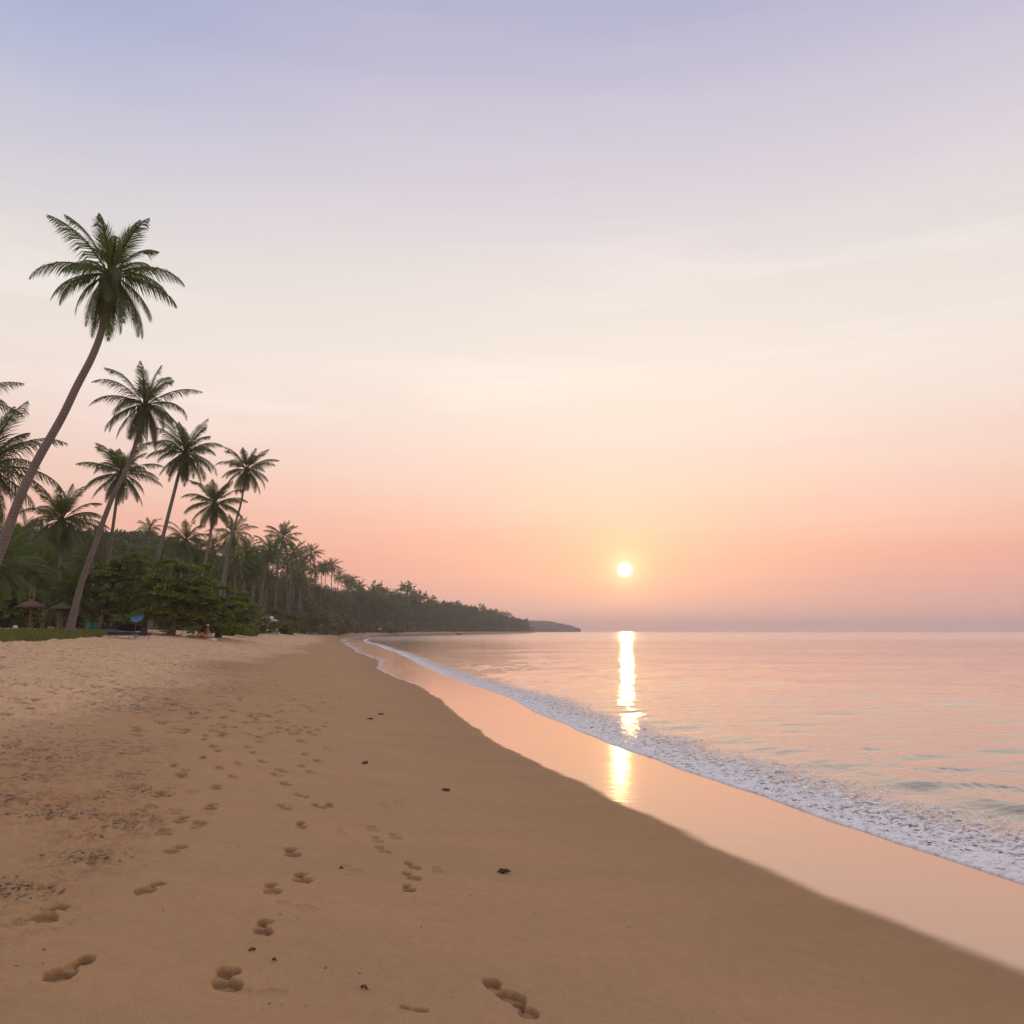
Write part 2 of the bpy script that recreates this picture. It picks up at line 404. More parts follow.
def water_material():
    m, t, out = material('sea water')
    pos = t.new('ShaderNodeNewGeometry').outputs['Position']
    at = lambda n: t.new('ShaderNodeAttribute', attribute_name=n).outputs['Fac']
    off = at('offshore')
    p = t.new('ShaderNodeBsdfPrincipled'); p.inputs['IOR'].default_value = 1.5
    col = t.ramp(off, [(0.0, (0.26, 0.18, 0.105)), (0.10, (0.20, 0.155, 0.09)), (0.35, (0.16, 0.135, 0.09)), (1.0, (0.12, 0.105, 0.08))])
    t.link(col, p.inputs['Base Color'])
    t.link(t.math('ADD', 0.035, t.math('MULTIPLY', at('far'), 0.12)), p.inputs['Roughness'])
    n1 = t.noise(t.mapping(pos, (0.8, 2.6, 1), (0, 0, -0.12)), 1.4, 3, 0.55, 0.3)
    n2 = t.noise(t.mapping(pos, (1.4, 3.2, 1), (0, 0, 0.25)), 4.5, 3, 0.6)
    b = t.new('ShaderNodeBump'); b.inputs['Distance'].default_value = 0.02
    t.link(t.math('MULTIPLY', t.math('SUBTRACT', 1.0, t.math('MULTIPLY', at('far'), 0.82)), 0.75), b.inputs['Strength'])
    n0 = t.noise(t.mapping(pos, (0.35, 1.0, 1), (0, 0, -0.1)), 0.55, 3, 0.5, 0.2)
    t.link(t.math('ADD', t.math('MULTIPLY', n0, 4.5), t.math('ADD', n1, t.math('MULTIPLY', n2, 0.35))), b.inputs['Height']); t.link(b.outputs[0], p.inputs['Normal'])
    gw = t.new('ShaderNodeBsdfGlossy'); gw.inputs[0].default_value = (1, 1, 1, 1); t.link(b.outputs[0], gw.inputs['Normal'])
    t.link(p.inputs['Roughness'].links[0].from_socket, gw.inputs['Roughness'])
    fr = t.new('ShaderNodeFresnel'); fr.inputs[0].default_value = 1.33; t.link(b.outputs[0], fr.inputs['Normal'])
    mx = t.new('ShaderNodeMixShader'); t.link(t.math('MULTIPLY', fr.outputs[0], 0.8, clamp=True), mx.inputs[0]); t.link(p.outputs[0], mx.inputs[1]); t.link(gw.outputs[0], mx.inputs[2])
    t.link(mx.outputs[0], out.inputs[0]); return m

def foam_material():
    m, t, out = material('sea foam')
    pos = t.new('ShaderNodeNewGeometry').outputs['Position']
    at = lambda n: t.new('ShaderNodeAttribute', attribute_name=n).outputs['Fac']
    back = at('back'); 
    n1 = t.noise(t.mapping(pos, (0.7, 1.0, 1)), 13, 5, 0.75, 0.5)
    n2 = t.noise(t.mapping(pos, (0.5, 1.0, 1)), 48, 4, 0.75, 0.4)
    cov = t.math('ADD', t.math('MULTIPLY', n1, 0.62), t.math('MULTIPLY', n2, 0.38))
    thr = t.ramp(back, [(0.0, (0.30,) * 3), (0.04, (0.385,) * 3), (0.4, (0.445,) * 3), (0.7, (0.50,) * 3), (1.0, (0.60,) * 3)])
    wv = t.new('ShaderNodeVectorMath', operation='ADD'); t.link(t.mapping(pos, (0.8, 1.0, 0.0)), wv.inputs[0])
    nc_ = t.new('ShaderNodeTexNoise'); nc_.inputs['Scale'].default_value = 4; t.link(pos, nc_.inputs['Vector'])
    sc_ = t.new('ShaderNodeVectorMath', operation='SCALE'); t.link(nc_.outputs['Color'], sc_.inputs[0]); sc_.inputs['Scale'].default_value = 0.28; t.link(sc_.outputs[0], wv.inputs[1])
    def web(scale):
        v_ = t.new('ShaderNodeTexVoronoi', feature='DISTANCE_TO_EDGE'); v_.inputs['Scale'].default_value = scale; t.link(wv.outputs[0], v_.inputs['Vector']); return v_.outputs['Distance']
    wd_ = t.math('SUBTRACT', 0.20, t.math('MULTIPLY', back, 0.17))
    lace = t.math('MAXIMUM', t.smooth(t.math('SUBTRACT', wd_, web(4.6)), -0.02, 0.05), t.smooth(t.math('SUBTRACT', wd_, web(15.0)), -0.02, 0.06))
    a = t.math('MULTIPLY', t.smooth(t.math('SUBTRACT', cov, thr), -0.05, 0.06), t.math('ADD', 0.12, t.math('MULTIPLY', lace, 0.88)))
    a = t.math('MAXIMUM', a, t.math('MULTIPLY', t.smooth(back, 0.10, 0.0), t.smooth(cov, 0.36, 0.46)))
    p = t.new('ShaderNodeBsdfPrincipled'); p.inputs['Roughness'].default_value = 0.6
    t.link(t.mix(t.smooth(cov, 0.36, 0.56), (0.50, 0.46, 0.44), (0.95, 0.92, 0.90)), p.inputs['Base Color'])
    b = t.new('ShaderNodeBump'); b.inputs['Strength'].default_value = 0.35; b.inputs['Distance'].default_value = 0.02
    t.link(cov, b.inputs['Height']); t.link(b.outputs[0], p.inputs['Normal'])
    tr = t.new('ShaderNodeBsdfTransparent')
    mx = t.new('ShaderNodeMixShader'); t.link(a, mx.inputs[0]); t.link(tr.outputs[0], mx.inputs[1]); t.link(p.outputs[0], mx.inputs[2])
    t.link(mx.outputs[0], out.inputs[0]); return m

# ------------------------------------------------------------------ footprints (where the photo shows them)
# pixel x, y, turn (deg, 0 = toe away from the camera), length m, depth m
PRINTS = [(70, 969, -30, .34, .044), (48, 915, -22, .30, .026), (150, 889, -25, .29, .026), (175, 850, -25, .27, .022), (181, 820, -10, .28, .025),
  (228, 980, 2, .30, .034), (264, 928, 0, .29, .034), (272, 890, 8, .27, .022), (302, 879, 10, .28, .030), (292, 853, 12, .27, .028), (301, 826, 6, .27, .028),
  (284, 808, 25, .27, .020), (318, 807, 30, .27, .030), (329, 806, 0, .25, .026), (301, 796, 30, .27, .028), (285, 784, 10, .27, .028), (282, 771, 30, .26, .024),
  (276, 775, 30, .25, .022), (301, 766, 5, .27, .026), (310, 772, 20, .27, .022), (317, 761, 10, .29, .030), (304, 754, 5, .27, .03), (301, 741, 15, .29, .03),
  (296, 734, 10, .28, .03), (287, 730, 10, .25, .025), (262, 762, 20, .28, .028), (253, 753, 5, .26, .028), (247, 747, 0, .27, .028), (260, 742, 5, .25, .022),
  (267, 735, 0, .25, .025), (232, 777, 15, .26, .02), (238, 764, 5, .25, .018), (219, 768, 0, .27, .024), (216, 788, -5, .28, .028), (211, 807, 0, .28, .028),
  (174, 766, 0, .28, .03), (181, 776, 0, .3, .026), (163, 833, 0, .28, .018), (162, 795, 0, .3, .03), (203, 758, -4, .3, .03), (213, 746, 0, .3, .026),
  (218, 751, 0, .26, .028), (204, 739, 0, .3, .026), (213, 731, 0, .3, .024), (222, 736, 0, .27, .024), (234, 727, 0, .27, .03), (220, 724, 0, .27, .028),
  (223, 718, 0, .3, .026), (245, 723, 5, .28, .026), (268, 717, 0, .26, .024), (250, 717, 0, .27, .026), (278, 728, 0, .25, .016), (245, 733, 0, .25, .014),
  (260, 729, 0, .28, .014), (232, 712, 0, .28, .02), (276, 713, 0, .28, .022), (291, 711, 0, .28, .022), (300, 716, 0, .25, .016),
  (408, 889, 12, .22, .030), (411, 877, 30, .25, .020), (412, 866, 25, .25, .018), (437, 870, 10, .22, .008), (395, 837, 15, .27, .012), (377, 840, 15, .26, .012),
  (383, 850, 25, .27, .014), (372, 829, 15, .26, .010), (326, 748, 10, .28, .012), (344, 737, 10, .26, .008), (336, 731, 0, .26, .008), (377, 750, 0, .3, .006),
  (504, 991, 38, .34, .030), (524, 1008, 30, .22, .022), (414, 1009, 80, .14, .018), (262, 993, 90, .26, .006), (298, 907, 60, .3, .006),
  (383, 805, 20, .27, .006), (398, 804, 20, .27, .006), (340, 832, 10, .25, .006), (352, 870, 40, .25, .006)]
def print_depth(a, b):
    """footprint hollow in units of its length/width (a along, b across)"""
    e = lambda ca, ra, cb, rb: np.clip(1 - (((a - ca) / ra) ** 2 + ((b - cb) / rb) ** 2), 0, 1)
    heel = e(-0.32, 0.17, -0.02, 0.155); ball = e(0.18, 0.29, 0.01, 0.20); arch = e(-0.12, 0.24, 0.05, 0.115)
    return np.maximum(np.maximum(sst(heel, 0, .34), sst(ball, 0, .30) * (1 - .25 * sst(ball, .5, 1))), 0.45 * sst(arch, 0, .6))

def wet_edge(X, Y):
    w_ = 2.25 + .5 * sst(Y, 12, 40) + .5 * sst(Y, 45, 75) + (.10 + .55 * sst(Y, 20, 60)) * fbm(X * .11 + 3, Y * .055 + 9, 2, 71) * 2 + .10 * fbm(X * .6, Y * .5, 2, 77)
    return w_ + 1.3 * sst(Y, 60, 110) - .45 * (1 - sst(Y, 3, 8))
# ------------------------------------------------------------------ the ground sheet (beach, sea bed and land)
CHURN = []
for px, py, hr in ((62, 814, .55), (125, 827, .45), (86, 860, .45), (106, 798, .4), (140, 790, .4), (8, 893, .35), (20, 779, .6), (45, 760, .8), (10, 800, .6), (143, 816, .2), (44, 893, .25), (85, 836, .35), (130, 775, .4), (35, 922, .25)):
    g_ = ground_at(px, py); CHURN.append((g_.x, g_.y, hr))
def build_sand():
    ys = [-60., -40, -25, -15, -10, -6, -3, -1, 0, .6, 1.1, 1.5, 1.8]
    y = 1.8
    while y < 1500:
        y += max(0.0052, 0.36 * y * y / 1280) if y < 80 else max(1.8, y * 0.02); ys.append(y)
    ys += [1900, 2500, 3230]
    ys = np.array(ys)
    u = np.concatenate([np.linspace(-1.1, -.62, 60, endpoint=False), np.linspace(-.62, -.28, 300, endpoint=False), np.linspace(-.28, .04, 820, endpoint=False),
                        np.linspace(.04, .4, 220, endpoint=False), np.linspace(.4, 1.1, 70)])
    nr, nc = len(ys), len(u)
    wdt = np.where(ys > 0, ys, -ys * 0.6) + 8
    X = u[None, :] * wdt[:, None]; Y = np.repeat(ys[:, None], nc, 1)
    far = Y > 60
    d = shore_dist(X, Y).reshape(X.shape)
    Z = base_height(d)
    # soften the kinks of the profile
    Z = (base_height(d - .8) + Z * 2 + base_height(d + .8)) / 4
    land = sst(d, 20, 60)
    lim = 1 - sst(Y, 60, 110)
    zedge = 8.8 + 1.6 * fbm(X * .16, Y * .09, 3, 5) - sst(Y, 25, 60) * 1.2
    dry = sst(d, zedge - .5, zedge + 1.4)
    swash = sst(d, 1, 4)
    # trampled dry sand: pits and mounds
    pits = fbm(X * 2.3, Y * 2.0, 3, 11); fineb = fbm(X * 6.5, Y * 5, 2, 23)
    Z += lim * dry * (0.092 * np.abs(pits) * -1.6 + .035 + 0.030 * fineb + .014 * fbm(X * 15, Y * 11, 2, 29))
    Z += 0.05 * dry * fbm(X * .25, Y * .2, 2, 3)
    # smooth sand: long gentle undulation and shallow ripples
    Z += swash * (1 - dry) * (0.012 * fbm(X * .35, Y * .5, 2, 41) + lim * (0.0035 * fbm(X * 1.2, Y * 4.0, 3, 47) + .0025 * fbm(X * 9, Y * 12, 2, 53)))
    for hx, hy, hr in CHURN:
        mk = np.exp(-(((X - hx) ** 2 + ((Y - hy) * .75) ** 2) / hr ** 2)); Z += mk * (.022 * fbm(X * 9, Y * 7, 3, 59) + .006)
    # trail zone of soft old prints between the smooth and the dry sand
    soft = sst(d, 6.0, 8.2) * (1 - dry) * lim
    Z -= soft * 0.016 * sst(fbm(X * 3.4, Y * 2.1, 2, 61), .22, .5)
    # the prints
    prints = []
    for (px, py, turn, L, dep) in PRINTS:
        g = ground_at(px, py); prints.append((g.x, g.y, math.pi - R(turn) + math.atan2(g.x, g.y), L * 1.04, dep * 1.15))
    r2 = random.Random(5)
    for k in range(230):   # many old prints further up the beach, as in the photo
        px, py = r2.uniform(150, 345), 668 + 70 * r2.random() ** 1.4
        px -= (py - 690) * 0.5
        g = ground_at(px, py); prints.append((g.x, g.y, R(r2.uniform(-30, 30)) + math.atan2(g.x, g.y) + math.pi * (r2.random() < .5), r2.uniform(.26, .34), r2.uniform(.018, .042)))
    for k in range(34):
        px, py = r2.uniform(0, 210), r2.uniform(745, 830)
        g = ground_at(px, py); prints.append((g.x, g.y, R(r2.uniform(-60, 60)), r2.uniform(.24, .34), r2.uniform(.008, .022)))
    print_shade = np.zeros_like(Z)
    for (gx, gy, tr, L, dep) in prints:
        r0, r1 = np.searchsorted(ys, [gy - .6, gy + .6])
        if r1 - r0 < 2: continue
        sl = slice(max(r0 - 1, 0), r1 + 1)
        xs, yy = X[sl] - gx, Y[sl] - gy
        a = (xs * math.sin(tr) + yy * math.cos(tr)) / L; b = (xs * math.cos(tr) - yy * math.sin(tr)) / L
        b = b / r2.uniform(.88, 1.28); a = a + .10 * b * r2.choice((-1, 1))
        m = (np.abs(a) < 1.2) & (np.abs(b) < 1.0)
        if not m.any(): continue
        wob = 1 + .22 * perlin(xs * 9 + gx * 3, yy * 9 + gy) + .16 * perlin(xs * 24 + gx * 3, yy * 24)
        h = print_depth(a * wob, b * wob)
        rim = np.exp(-((np.sqrt((a * 1.0) ** 2 + (b * 1.9) ** 2) - .60) / .13) ** 2) * np.clip(0.6 + 1.3 * perlin(xs * 7, yy * 7 + gy) + .6 * perlin(xs * 25, yy * 25), 0, 2)
        Z[sl] += np.where(m, -dep * h + dep * .22 * rim + h * dep * (0.6 * perlin(xs * 15, yy * 15) + .15 * perlin(xs * 30, yy * 30)), 0)
        print_shade[sl] = np.maximum(print_shade[sl], np.where(m, h * min(1, dep / .03), 0))  # painted shade: deeper hollows get a darker sand colour
    # wet film: its landward edge wanders in lobes
    wedge = wet_edge(X, Y)
    wedge = wedge + .05 * fbm(X * 2.2, Y * 1.6, 3, 79)
    soften = .06 + .10 * (1 - sst(Y, 4, 14))
    wet = 1 - sst(d, wedge - soften, wedge + soften * .5)
    damp_and_shade = (1 - sst(d, wedge, wedge + 2.6)) * .3
    damp_and_shade = np.maximum(damp_and_shade, print_shade * .9)
    dirt = sst(d, zedge - 2.2, zedge - .2) * (1 - .9 * sst(d, zedge + .6, zedge + 2.8)) * sst(fbm(X * .35, Y * .22, 3, 91), -.05, .35)
    dirt = np.maximum(dirt, sst(d, zedge, zedge + 1) * .12)
    for hx, hy, hr in CHURN:
        dirt = np.maximum(dirt, .75 * np.exp(-(((X - hx) ** 2 + ((Y - hy) * .75) ** 2) / (hr * .8) ** 2)))
    dirt = np.maximum(dirt, land)
    V = np.stack([X, Y, Z], -1)
    me = grid_mesh('beach', V, nr, nc)
    for n, a in (('wet', wet), ('dry', dry), ('dirt', dirt), ('damp_and_shade', damp_and_shade)): add_attr(me, n, a)
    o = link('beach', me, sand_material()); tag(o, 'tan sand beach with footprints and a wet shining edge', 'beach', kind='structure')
    def sample(x, y):
        r_ = min(max(np.searchsorted(ys, y) - 1, 0), nr - 2); fy = (y - ys[r_]) / (ys[r_ + 1] - ys[r_])
        q = x / (wdt[r_] * (1 - fy) + wdt[r_ + 1] * fy); c_ = min(max(np.searchsorted(u, q) - 1, 0), nc - 2); fx = (q - u[c_]) / (u[c_ + 1] - u[c_])
        return float((Z[r_, c_] * (1 - fx) + Z[r_, c_ + 1] * fx) * (1 - fy) + (Z[r_ + 1, c_] * (1 - fx) + Z[r_ + 1, c_ + 1] * fx) * fy)
    return sample
sand_z = build_sand()

# ------------------------------------------------------------------ the sea
def build_sea():
    ys = [-60., -30, -15, -8, -4, -1, 1, 2.5]
    y = 2.5
    while y < 3200:
        y += max(0.035, 0.55 * y * y / 1680) if y < 60 else max(1.2, y * 0.02); ys.append(y)
    ys[-1] = 3200; ys = np.array(ys)
    u = np.concatenate([np.linspace(-1.05, -.2, 90, endpoint=False), np.linspace(-.2, .05, 150, endpoint=False), np.linspace(.05, .55, 520, endpoint=False),
                        np.linspace(.55, .75, 120, endpoint=False), np.linspace(.75, 1.05, 30)])
    nr, nc = len(ys), len(u)
    wdt = np.where(ys > 0, ys, -ys * .7) + 7
    X = u[None] * wdt[:, None]; Y = np.repeat(ys[:, None], nc, 1)
    d = -shore_dist(X, Y).reshape(X.shape)          # + offshore
    near = 1 - sst(Y, 35, 110)
    calm = sst(d, .3, 3.0)
    H = np.zeros_like(X); r3 = random.Random(3)
    # short wind waves, crests roughly along the shore
    for k in range(9):
        L = r3.uniform(.5, 1.6); th = r3.gauss(-1.35, .32); ph = r3.uniform(0, 6.28)
        kx, ky = math.cos(th) * 6.283 / L, math.sin(th) * 6.283 / L
        mod = .5 + .9 * perlin(X * .22 + k * 9, Y * .3 + k * 5)
        s = np.sin(kx * X + ky * Y + ph + 1.5 * perlin(X * .3, Y * .3 + k))
        H += .0135 * L * mod * (np.abs(.5 + .5 * s) ** 2.2 - .35)
    H *= near * calm * (1 - .35 * sst(d, 14, 40))
    H += (.055 * perlin(X * .07, Y * .19 + X * .03, 101) + .02 * perlin(X * .2, Y * .42, 103)) * sst(d, 3, 9) * (1 - sst(Y, 90, 170))
    H += .11 * perlin(X * .03, Y * .075 + X * .012, 105) * sst(Y, 30, 60) * (1 - sst(Y, 220, 420)) * sst(d, 3, 12)
    # small chop and the broken wave behind the foam
    bw = 2.65 + .4 * fbm(X * .12, Y * .09, 2, 31)
    amp = (1 - .8 * sst(Y, 10, 30)) * (1 - sst(Y, 60, 140))
    H += .055 * amp * np.exp(-((d - bw) / np.where(d < bw, .42, .85)) ** 2) * (1 + .35 * fbm(X * .8, Y * .6, 3, 8))
    band = np.exp(-((d - 3.4) / 1.1) ** 2)
    H += band * amp * (.012 * fbm(X * 3.0, Y * 2.2, 2, 15) + .014 * fbm(X * 6.5, Y * 4.5, 2, 16))
    Z = SEA + H - .05 * (1 - sst(d, -.6, -.1))
    me = grid_mesh('sea', np.stack([X, Y, Z], -1), nr, nc)
    add_attr(me, 'offshore', np.clip(d / 40, 0, 1)); add_attr(me, 'far', sst(Y, 25, 260))
    o = link('sea', me, water_material()); tag(o, 'calm peach coloured sea reflecting the sunset', 'sea', kind='structure')
    # foam lying on the broken wave, up to its ragged front on the sand
    P = []; Tn = []; acc = 0
    S = []; i0 = 0
    pts = smooth_poly(SHORE[2:15], 60)
    seg = np.linalg.norm(np.diff(pts, axis=0), axis=1); arc = np.concatenate([[0], np.cumsum(seg)])
    s = 0.0
    while s < arc[-1]:
        S.append(s); yy = np.interp(s, arc, pts[:, 1]); s += max(.03, .0035 * yy)
    S = np.array(S); px_ = np.interp(S, arc, pts[:, 0]); py_ = np.interp(S, arc, pts[:, 1])
    tx, ty = np.gradient(px_), np.gradient(py_); ln = np.hypot(tx, ty); nx, ny = ty / ln, -tx / ln      # toward the sea
    wid = np.interp(py_, [0, 10, 20, 34, 60, 110, 200, 300], [2.3, 2.3, 2.4, 1.9, 1.7, 1.6, 1.2, .6])
    front = .16 * fbm(S * .35, S * 0 + .5, 3, 51) + .35 * sst(py_, 25, 70) * fbm(S * .06, S * 0 + .7, 2, 57)
    T = np.concatenate([[-.004, 0.0, .004, .012, .025], np.linspace(.045, 1, 66)])
    Dd = T[None] * wid[:, None] * (1 + .25 * fbm(S * .4, S * 0, 2, 64))[:, None] + front[:, None] - .05
    X = px_[:, None] + nx[:, None] * Dd; Y = py_[:, None] + ny[:, None] * Dd
    prof = np.interp(T, [-.004, 0, .004, .012, .025, .3, 1], [-.03, .002, .012, .018, .018, .018, .010])
    hz = prof[None] + .020 * fbm(X * 5, Y * 5, 2, 13) * (T > .012)[None] + np.where(T > .02, 1, .2)[None] * .026 * np.abs(fbm(X * 10, Y * 8, 2, 19))
    bwF = 2.65 + .4 * fbm(X * .12, Y * .09, 2, 31)
    ampF = (1 - .8 * sst(Y, 10, 30)) * (1 - sst(Y, 60, 140))
    hz = hz + .055 * ampF * np.exp(-((Dd - bwF) / np.where(Dd < bwF, .42, .85)) ** 2)
    gz = base_height(-Dd)
    Z = np.maximum(SEA, gz) + hz
    V1 = np.stack([X, Y, Z], -1); B1 = np.clip(np.repeat(T[None], len(S), 0), 0, 1)
    me = grid_mesh('sea_foam', V1, len(S), len(T)); add_attr(me, 'back', B1)
    FM = foam_material()
    o = link('sea_foam', me, FM); tag(o, 'white foam of the small breaking wave along the shore', 'foam', kind='stuff')
    # thin lace of foam left by the last wave along the edge of the wet sand, further round the bay
    k0 = np.searchsorted(py_, 30.0); k1 = np.searchsorted(py_, 300.0)
    sx, sy, mx, my = px_[k0:k1], py_[k0:k1], nx[k0:k1], ny[k0:k1]
    e = np.full(len(sx), 2.8)
    for _ in range(4): e = wet_edge(sx - mx * e, sy - my * e)
    T2 = np.array([0, .01, .03, .08, .16, .26, .38, .5, .62, .75, .88, 1.0]); ww = np.interp(sy, [30, 60, 110, 300], [.35, 1.1, 2.2, 2.4]) * (1 + .5 * fbm(sy * .11, sy * 0, 2, 66))
    D2 = (e + .04)[:, None] - T2[None] * ww[:, None]
    X2, Y2 = sx[:, None] - mx[:, None] * D2, sy[:, None] - my[:, None] * D2
    Zb = np.vectorize(sand_z)(X2, Y2)
    Z2 = Zb + np.interp(T2, [0, .01, .1, 1], [-.01, .012, .02, .012])[None] + .006 * fbm(X2 * 4, Y2 * 3, 2, 12)
    me = grid_mesh('wash_foam', np.stack([X2, Y2, Z2], -1), len(sx), len(T2)); add_attr(me, 'back', np.repeat((.5 + .5 * T2 ** .7)[None], len(sx), 0))
    o = link('wash_foam', me, FM); tag(o, 'thin lace of foam along the edge of the wet sand round the bay', 'foam', kind='stuff')
build_sea()

# ------------------------------------------------------------------ palms
PALM_LEAF = leaf_mat('palm leaf', (0.034, 0.060, 0.017), (0.115, 0.15, 0.04), 0.36, 0.6, 0.4)
DEAD_LEAF = leaf_mat('dry palm leaf', (0.10, 0.07, 0.035), (0.20, 0.14, 0.07), 0.25, 0.6, 0.7)
PALM_BARK = bark_mat('palm bark', (0.12, 0.105, 0.095), (0.25, 0.215, 0.19))
RACHIS = plain('frond stalk', (0.14, 0.13, 0.05), 0.6)
def crown_mesh(seed, Rm, nf=24, nl=34, droop=1.0, up=1.0, t0=0.0, name='crown', wide=1.0):
    """coconut crown: arching fronds, each a stalk with two rows of hanging leaflets"""
    r = random.Random(seed); Q = []
    for k in range(nf):
        t = t0 + (1 - t0) * k / max(1, nf - 1)
        az = k * 2.39996 + r.uniform(-.25, .25)
        el = R(80 - 138 * t ** 1.05 * droop) + r.uniform(-.14, .14)
        el *= up
        L = Rm * (0.98 + .22 * math.sin(math.pi * min(1, t + .25))) * r.uniform(.88, 1.1)
        if t < .12: L *= .8
        bend = R(np.interp(t, [0, .15, .4, .7, 1], [30, 56, 78, 64, 30])) * droop * r.uniform(.75, 1.25)
        ca, sa = math.cos(az), math.sin(az)
        n = 14; pts = []; pos = Vector((ca * .12, sa * .12, -.15 * t)); e = el
        tw = r.uniform(-.25, .25)
        for i in range(n + 1):
            pts.append(pos.copy()); 
            st = L / n; f = i / n
            dv = Vector((math.cos(e) * ca, math.cos(e) * sa, math.sin(e)))
            pos = pos + dv * st
            e -= bend / n * (.35 + 1.5 * f); 
            if e < -1.5: e = -1.5
        P = [np.array(p) for p in pts]
        # stalk: flat tapered strips, crossed
        for i in range(n):
            a, b = P[i], P[i + 1]; wa, wb = .055 * (1 - i / n) + .008, .055 * (1 - (i + 1) / n) + .008
            sd = np.array((-sa, ca, 0)); uu = np.array((0, 0, 1.))
            Q.append((a - sd * wa, a + sd * wa, b + sd * wb, b - sd * wb))
            Q.append((a - uu * wa * .7, a + uu * wa * .7, b + uu * wb * .7, b - uu * wb * .7))
        for j in range(nl):
            f = .13 + .87 * (j + r.random() * .6) / nl
            x = min(f * n, n - 1e-3); i = int(x); q = x - i
            p = P[i] * (1 - q) + P[i + 1] * q
            tan = Vector(P[i + 1] - P[i]).normalized()
            side0 = Vector((-sa, ca, 0)); nrm = tan.cross(side0).normalized()
            ll = Rm * (.285 + .06 * t) * (math.sin(math.pi * min(1, .20 + .785 * f)) ** .8) * r.uniform(.82, 1.15)
            if r.random() < .04: continue
            for sgn in (-1, 1):
                sd = (side0 * sgn * math.cos(tw) + nrm * sgn * math.sin(tw))
                fw = .62 + .85 * f + (.35 if el > .6 else 0)
                hang = .55 + .3 * r.random() + .35 * max(0, math.cos(e))
                if el > .9 and f < .7: hang *= .35
                d1 = (sd * .95 + tan * fw + Vector((0, 0, -hang * .7))).normalized()
                d2 = (sd * .55 + tan * fw * .9 + Vector((0, 0, -hang * 2.0))).normalized()
                wv = tan * (.021 * wide * Rm / 2.6)
                a0 = Vector(p); a1 = a0 + d1 * ll * .55; a2 = a1 + d2 * ll * .5
                Q.append((a0 - wv, a0 + wv, a1 + wv * .95, a1 - wv * .95))
                Q.append((a1 - wv * .95, a1 + wv * .95, a2 + wv * .12, a2 - wv * .12))
    return quads_mesh(name, np.array([[tuple(v) for v in q] for q in Q]))
def catmull(P, n):
    A = smooth_poly(np.array([tuple(p) for p in P], float), n); return [Vector(a) for a in A]
NUTS = plain('coconut husk', (0.10, 0.085, 0.03), 0.6)
def palm(path, Y, Rm, label, seed, rad=.2, nf=28, nl=34, droop=1.0, nuts=0, group=None, dY=0.0, up=1.0):
    """path: trunk from base to crown as points of the photo, all at depth Y (the top dY nearer or further)"""
    n = len(path)
    W = [at_depth(px, py, Y + dY * i / max(1, n - 1)) for i, (px, py) in enumerate(path)]
    gz = ground_z(W[0].x, W[0].y); W[0].z = gz - .15
    pts = catmull(W, 7 if n > 3 else 12)
    base = W[0].copy(); base.z = gz
    t = empty('palm_tree', base, label, 'palm tree', group)
    N = len(pts)
    rr = [rad * .86 * (1.0 + .75 * math.exp(-i / N * 22)) * (1 - .42 * i / N) for i in range(N)]
    b = MB(); b.tube([p - base for p in pts], rr, 10 if Y < 100 else 6); b.build('trunk', PALM_BARK, t)
    tip = pts[-1] - base
    c = link('crown', crown_mesh(seed, Rm, int(nf * 1.25), nl, droop, up, 0.0, 'crown', 1.0 if Y < 50 else 1.3 if Y < 120 else 1.7), PALM_LEAF, t)
    lean = (pts[-1] - pts[-3]).normalized()
    c.location = tip - Vector((0, 0, Rm * .06)); c.rotation_euler = Vector((0, 0, 1)).rotation_difference((Vector((0, 0, 1.6)) + lean).normalized()).to_euler()
    if Y < 130:
        dm = crown_mesh(seed + 1000, Rm * .82, 3 + seed % 3, nl, 1.25, up, .93, 'dead_fronds'); q = link('dead_fronds', dm, DEAD_LEAF, t); q.location = tip - Vector((0, 0, .12)); q['kind'] = 'stuff'
    r = random.Random(seed)
    for k in range(nuts):
        an = k * 2.4; q = MB(); q.ball((0, 0, 0), .15 * r.uniform(.85, 1.1), n=8, sq=(1, 1, 1.2))
        o = q.build('coconut', NUTS, t); o.location = tip + Vector((math.cos(an) * .27, math.sin(an) * .27, -.38 - .1 * (k % 3)))
    return t
GP = 'coconut palms along the beach'
palm([(-42, 648), (-20, 600), (0, 552), (10.5, 522), (24.6, 486.5), (38.7, 458), (61.5, 418), (77, 386), (92, 357), (101, 333), (107, 303), (111, 269)], 28, 2.3,
     'tallest coconut palm, its long bare trunk leaning far out from the left edge', 11, .205, 26, 54, 1.12, 9, GP)
palm([(69, 629), (80.6, 586), (92.5, 552), (103, 522), (114, 494), (127, 468), (138, 436), (145, 401)], 42, 2.35,
     'leaning coconut palm rooted at the edge of the grass, second in height', 23, .185, 25, 48, 1.12, 7, GP)
palm([(101, 628), (108.6, 560), (114, 519), (117.5, 494), (121.5, 471)], 62, 2.75,
     'coconut palm whose crown sits half behind the trunk of the second tallest palm', 31, .17, 26, 36, 1.0, 5, GP)
palm([(144, 629), (148.4, 601), (155, 569), (165.6, 526), (175, 489), (182, 461), (185, 450)], 57, 2.6,
     'slim coconut palm whose trunk rises through the broad leafy tree', 37, .19, 26, 38, 1.0, 6, GP)
palm([(192, 629), (201, 579), (206, 558), (210, 537), (215, 501)], 72, 2.75,
     'coconut palm with a low full crown just below and beside the last tall one', 41, .18, 26, 34, 1.0, 4, GP)
palm([(213, 629), (222, 584), (228, 550), (236, 521), (241, 503), (247, 467)], 80, 2.75,
     'rightmost of the tall coconut palms, its crown clear against the sky', 43, .18, 26, 34, 1.0, 4, GP)
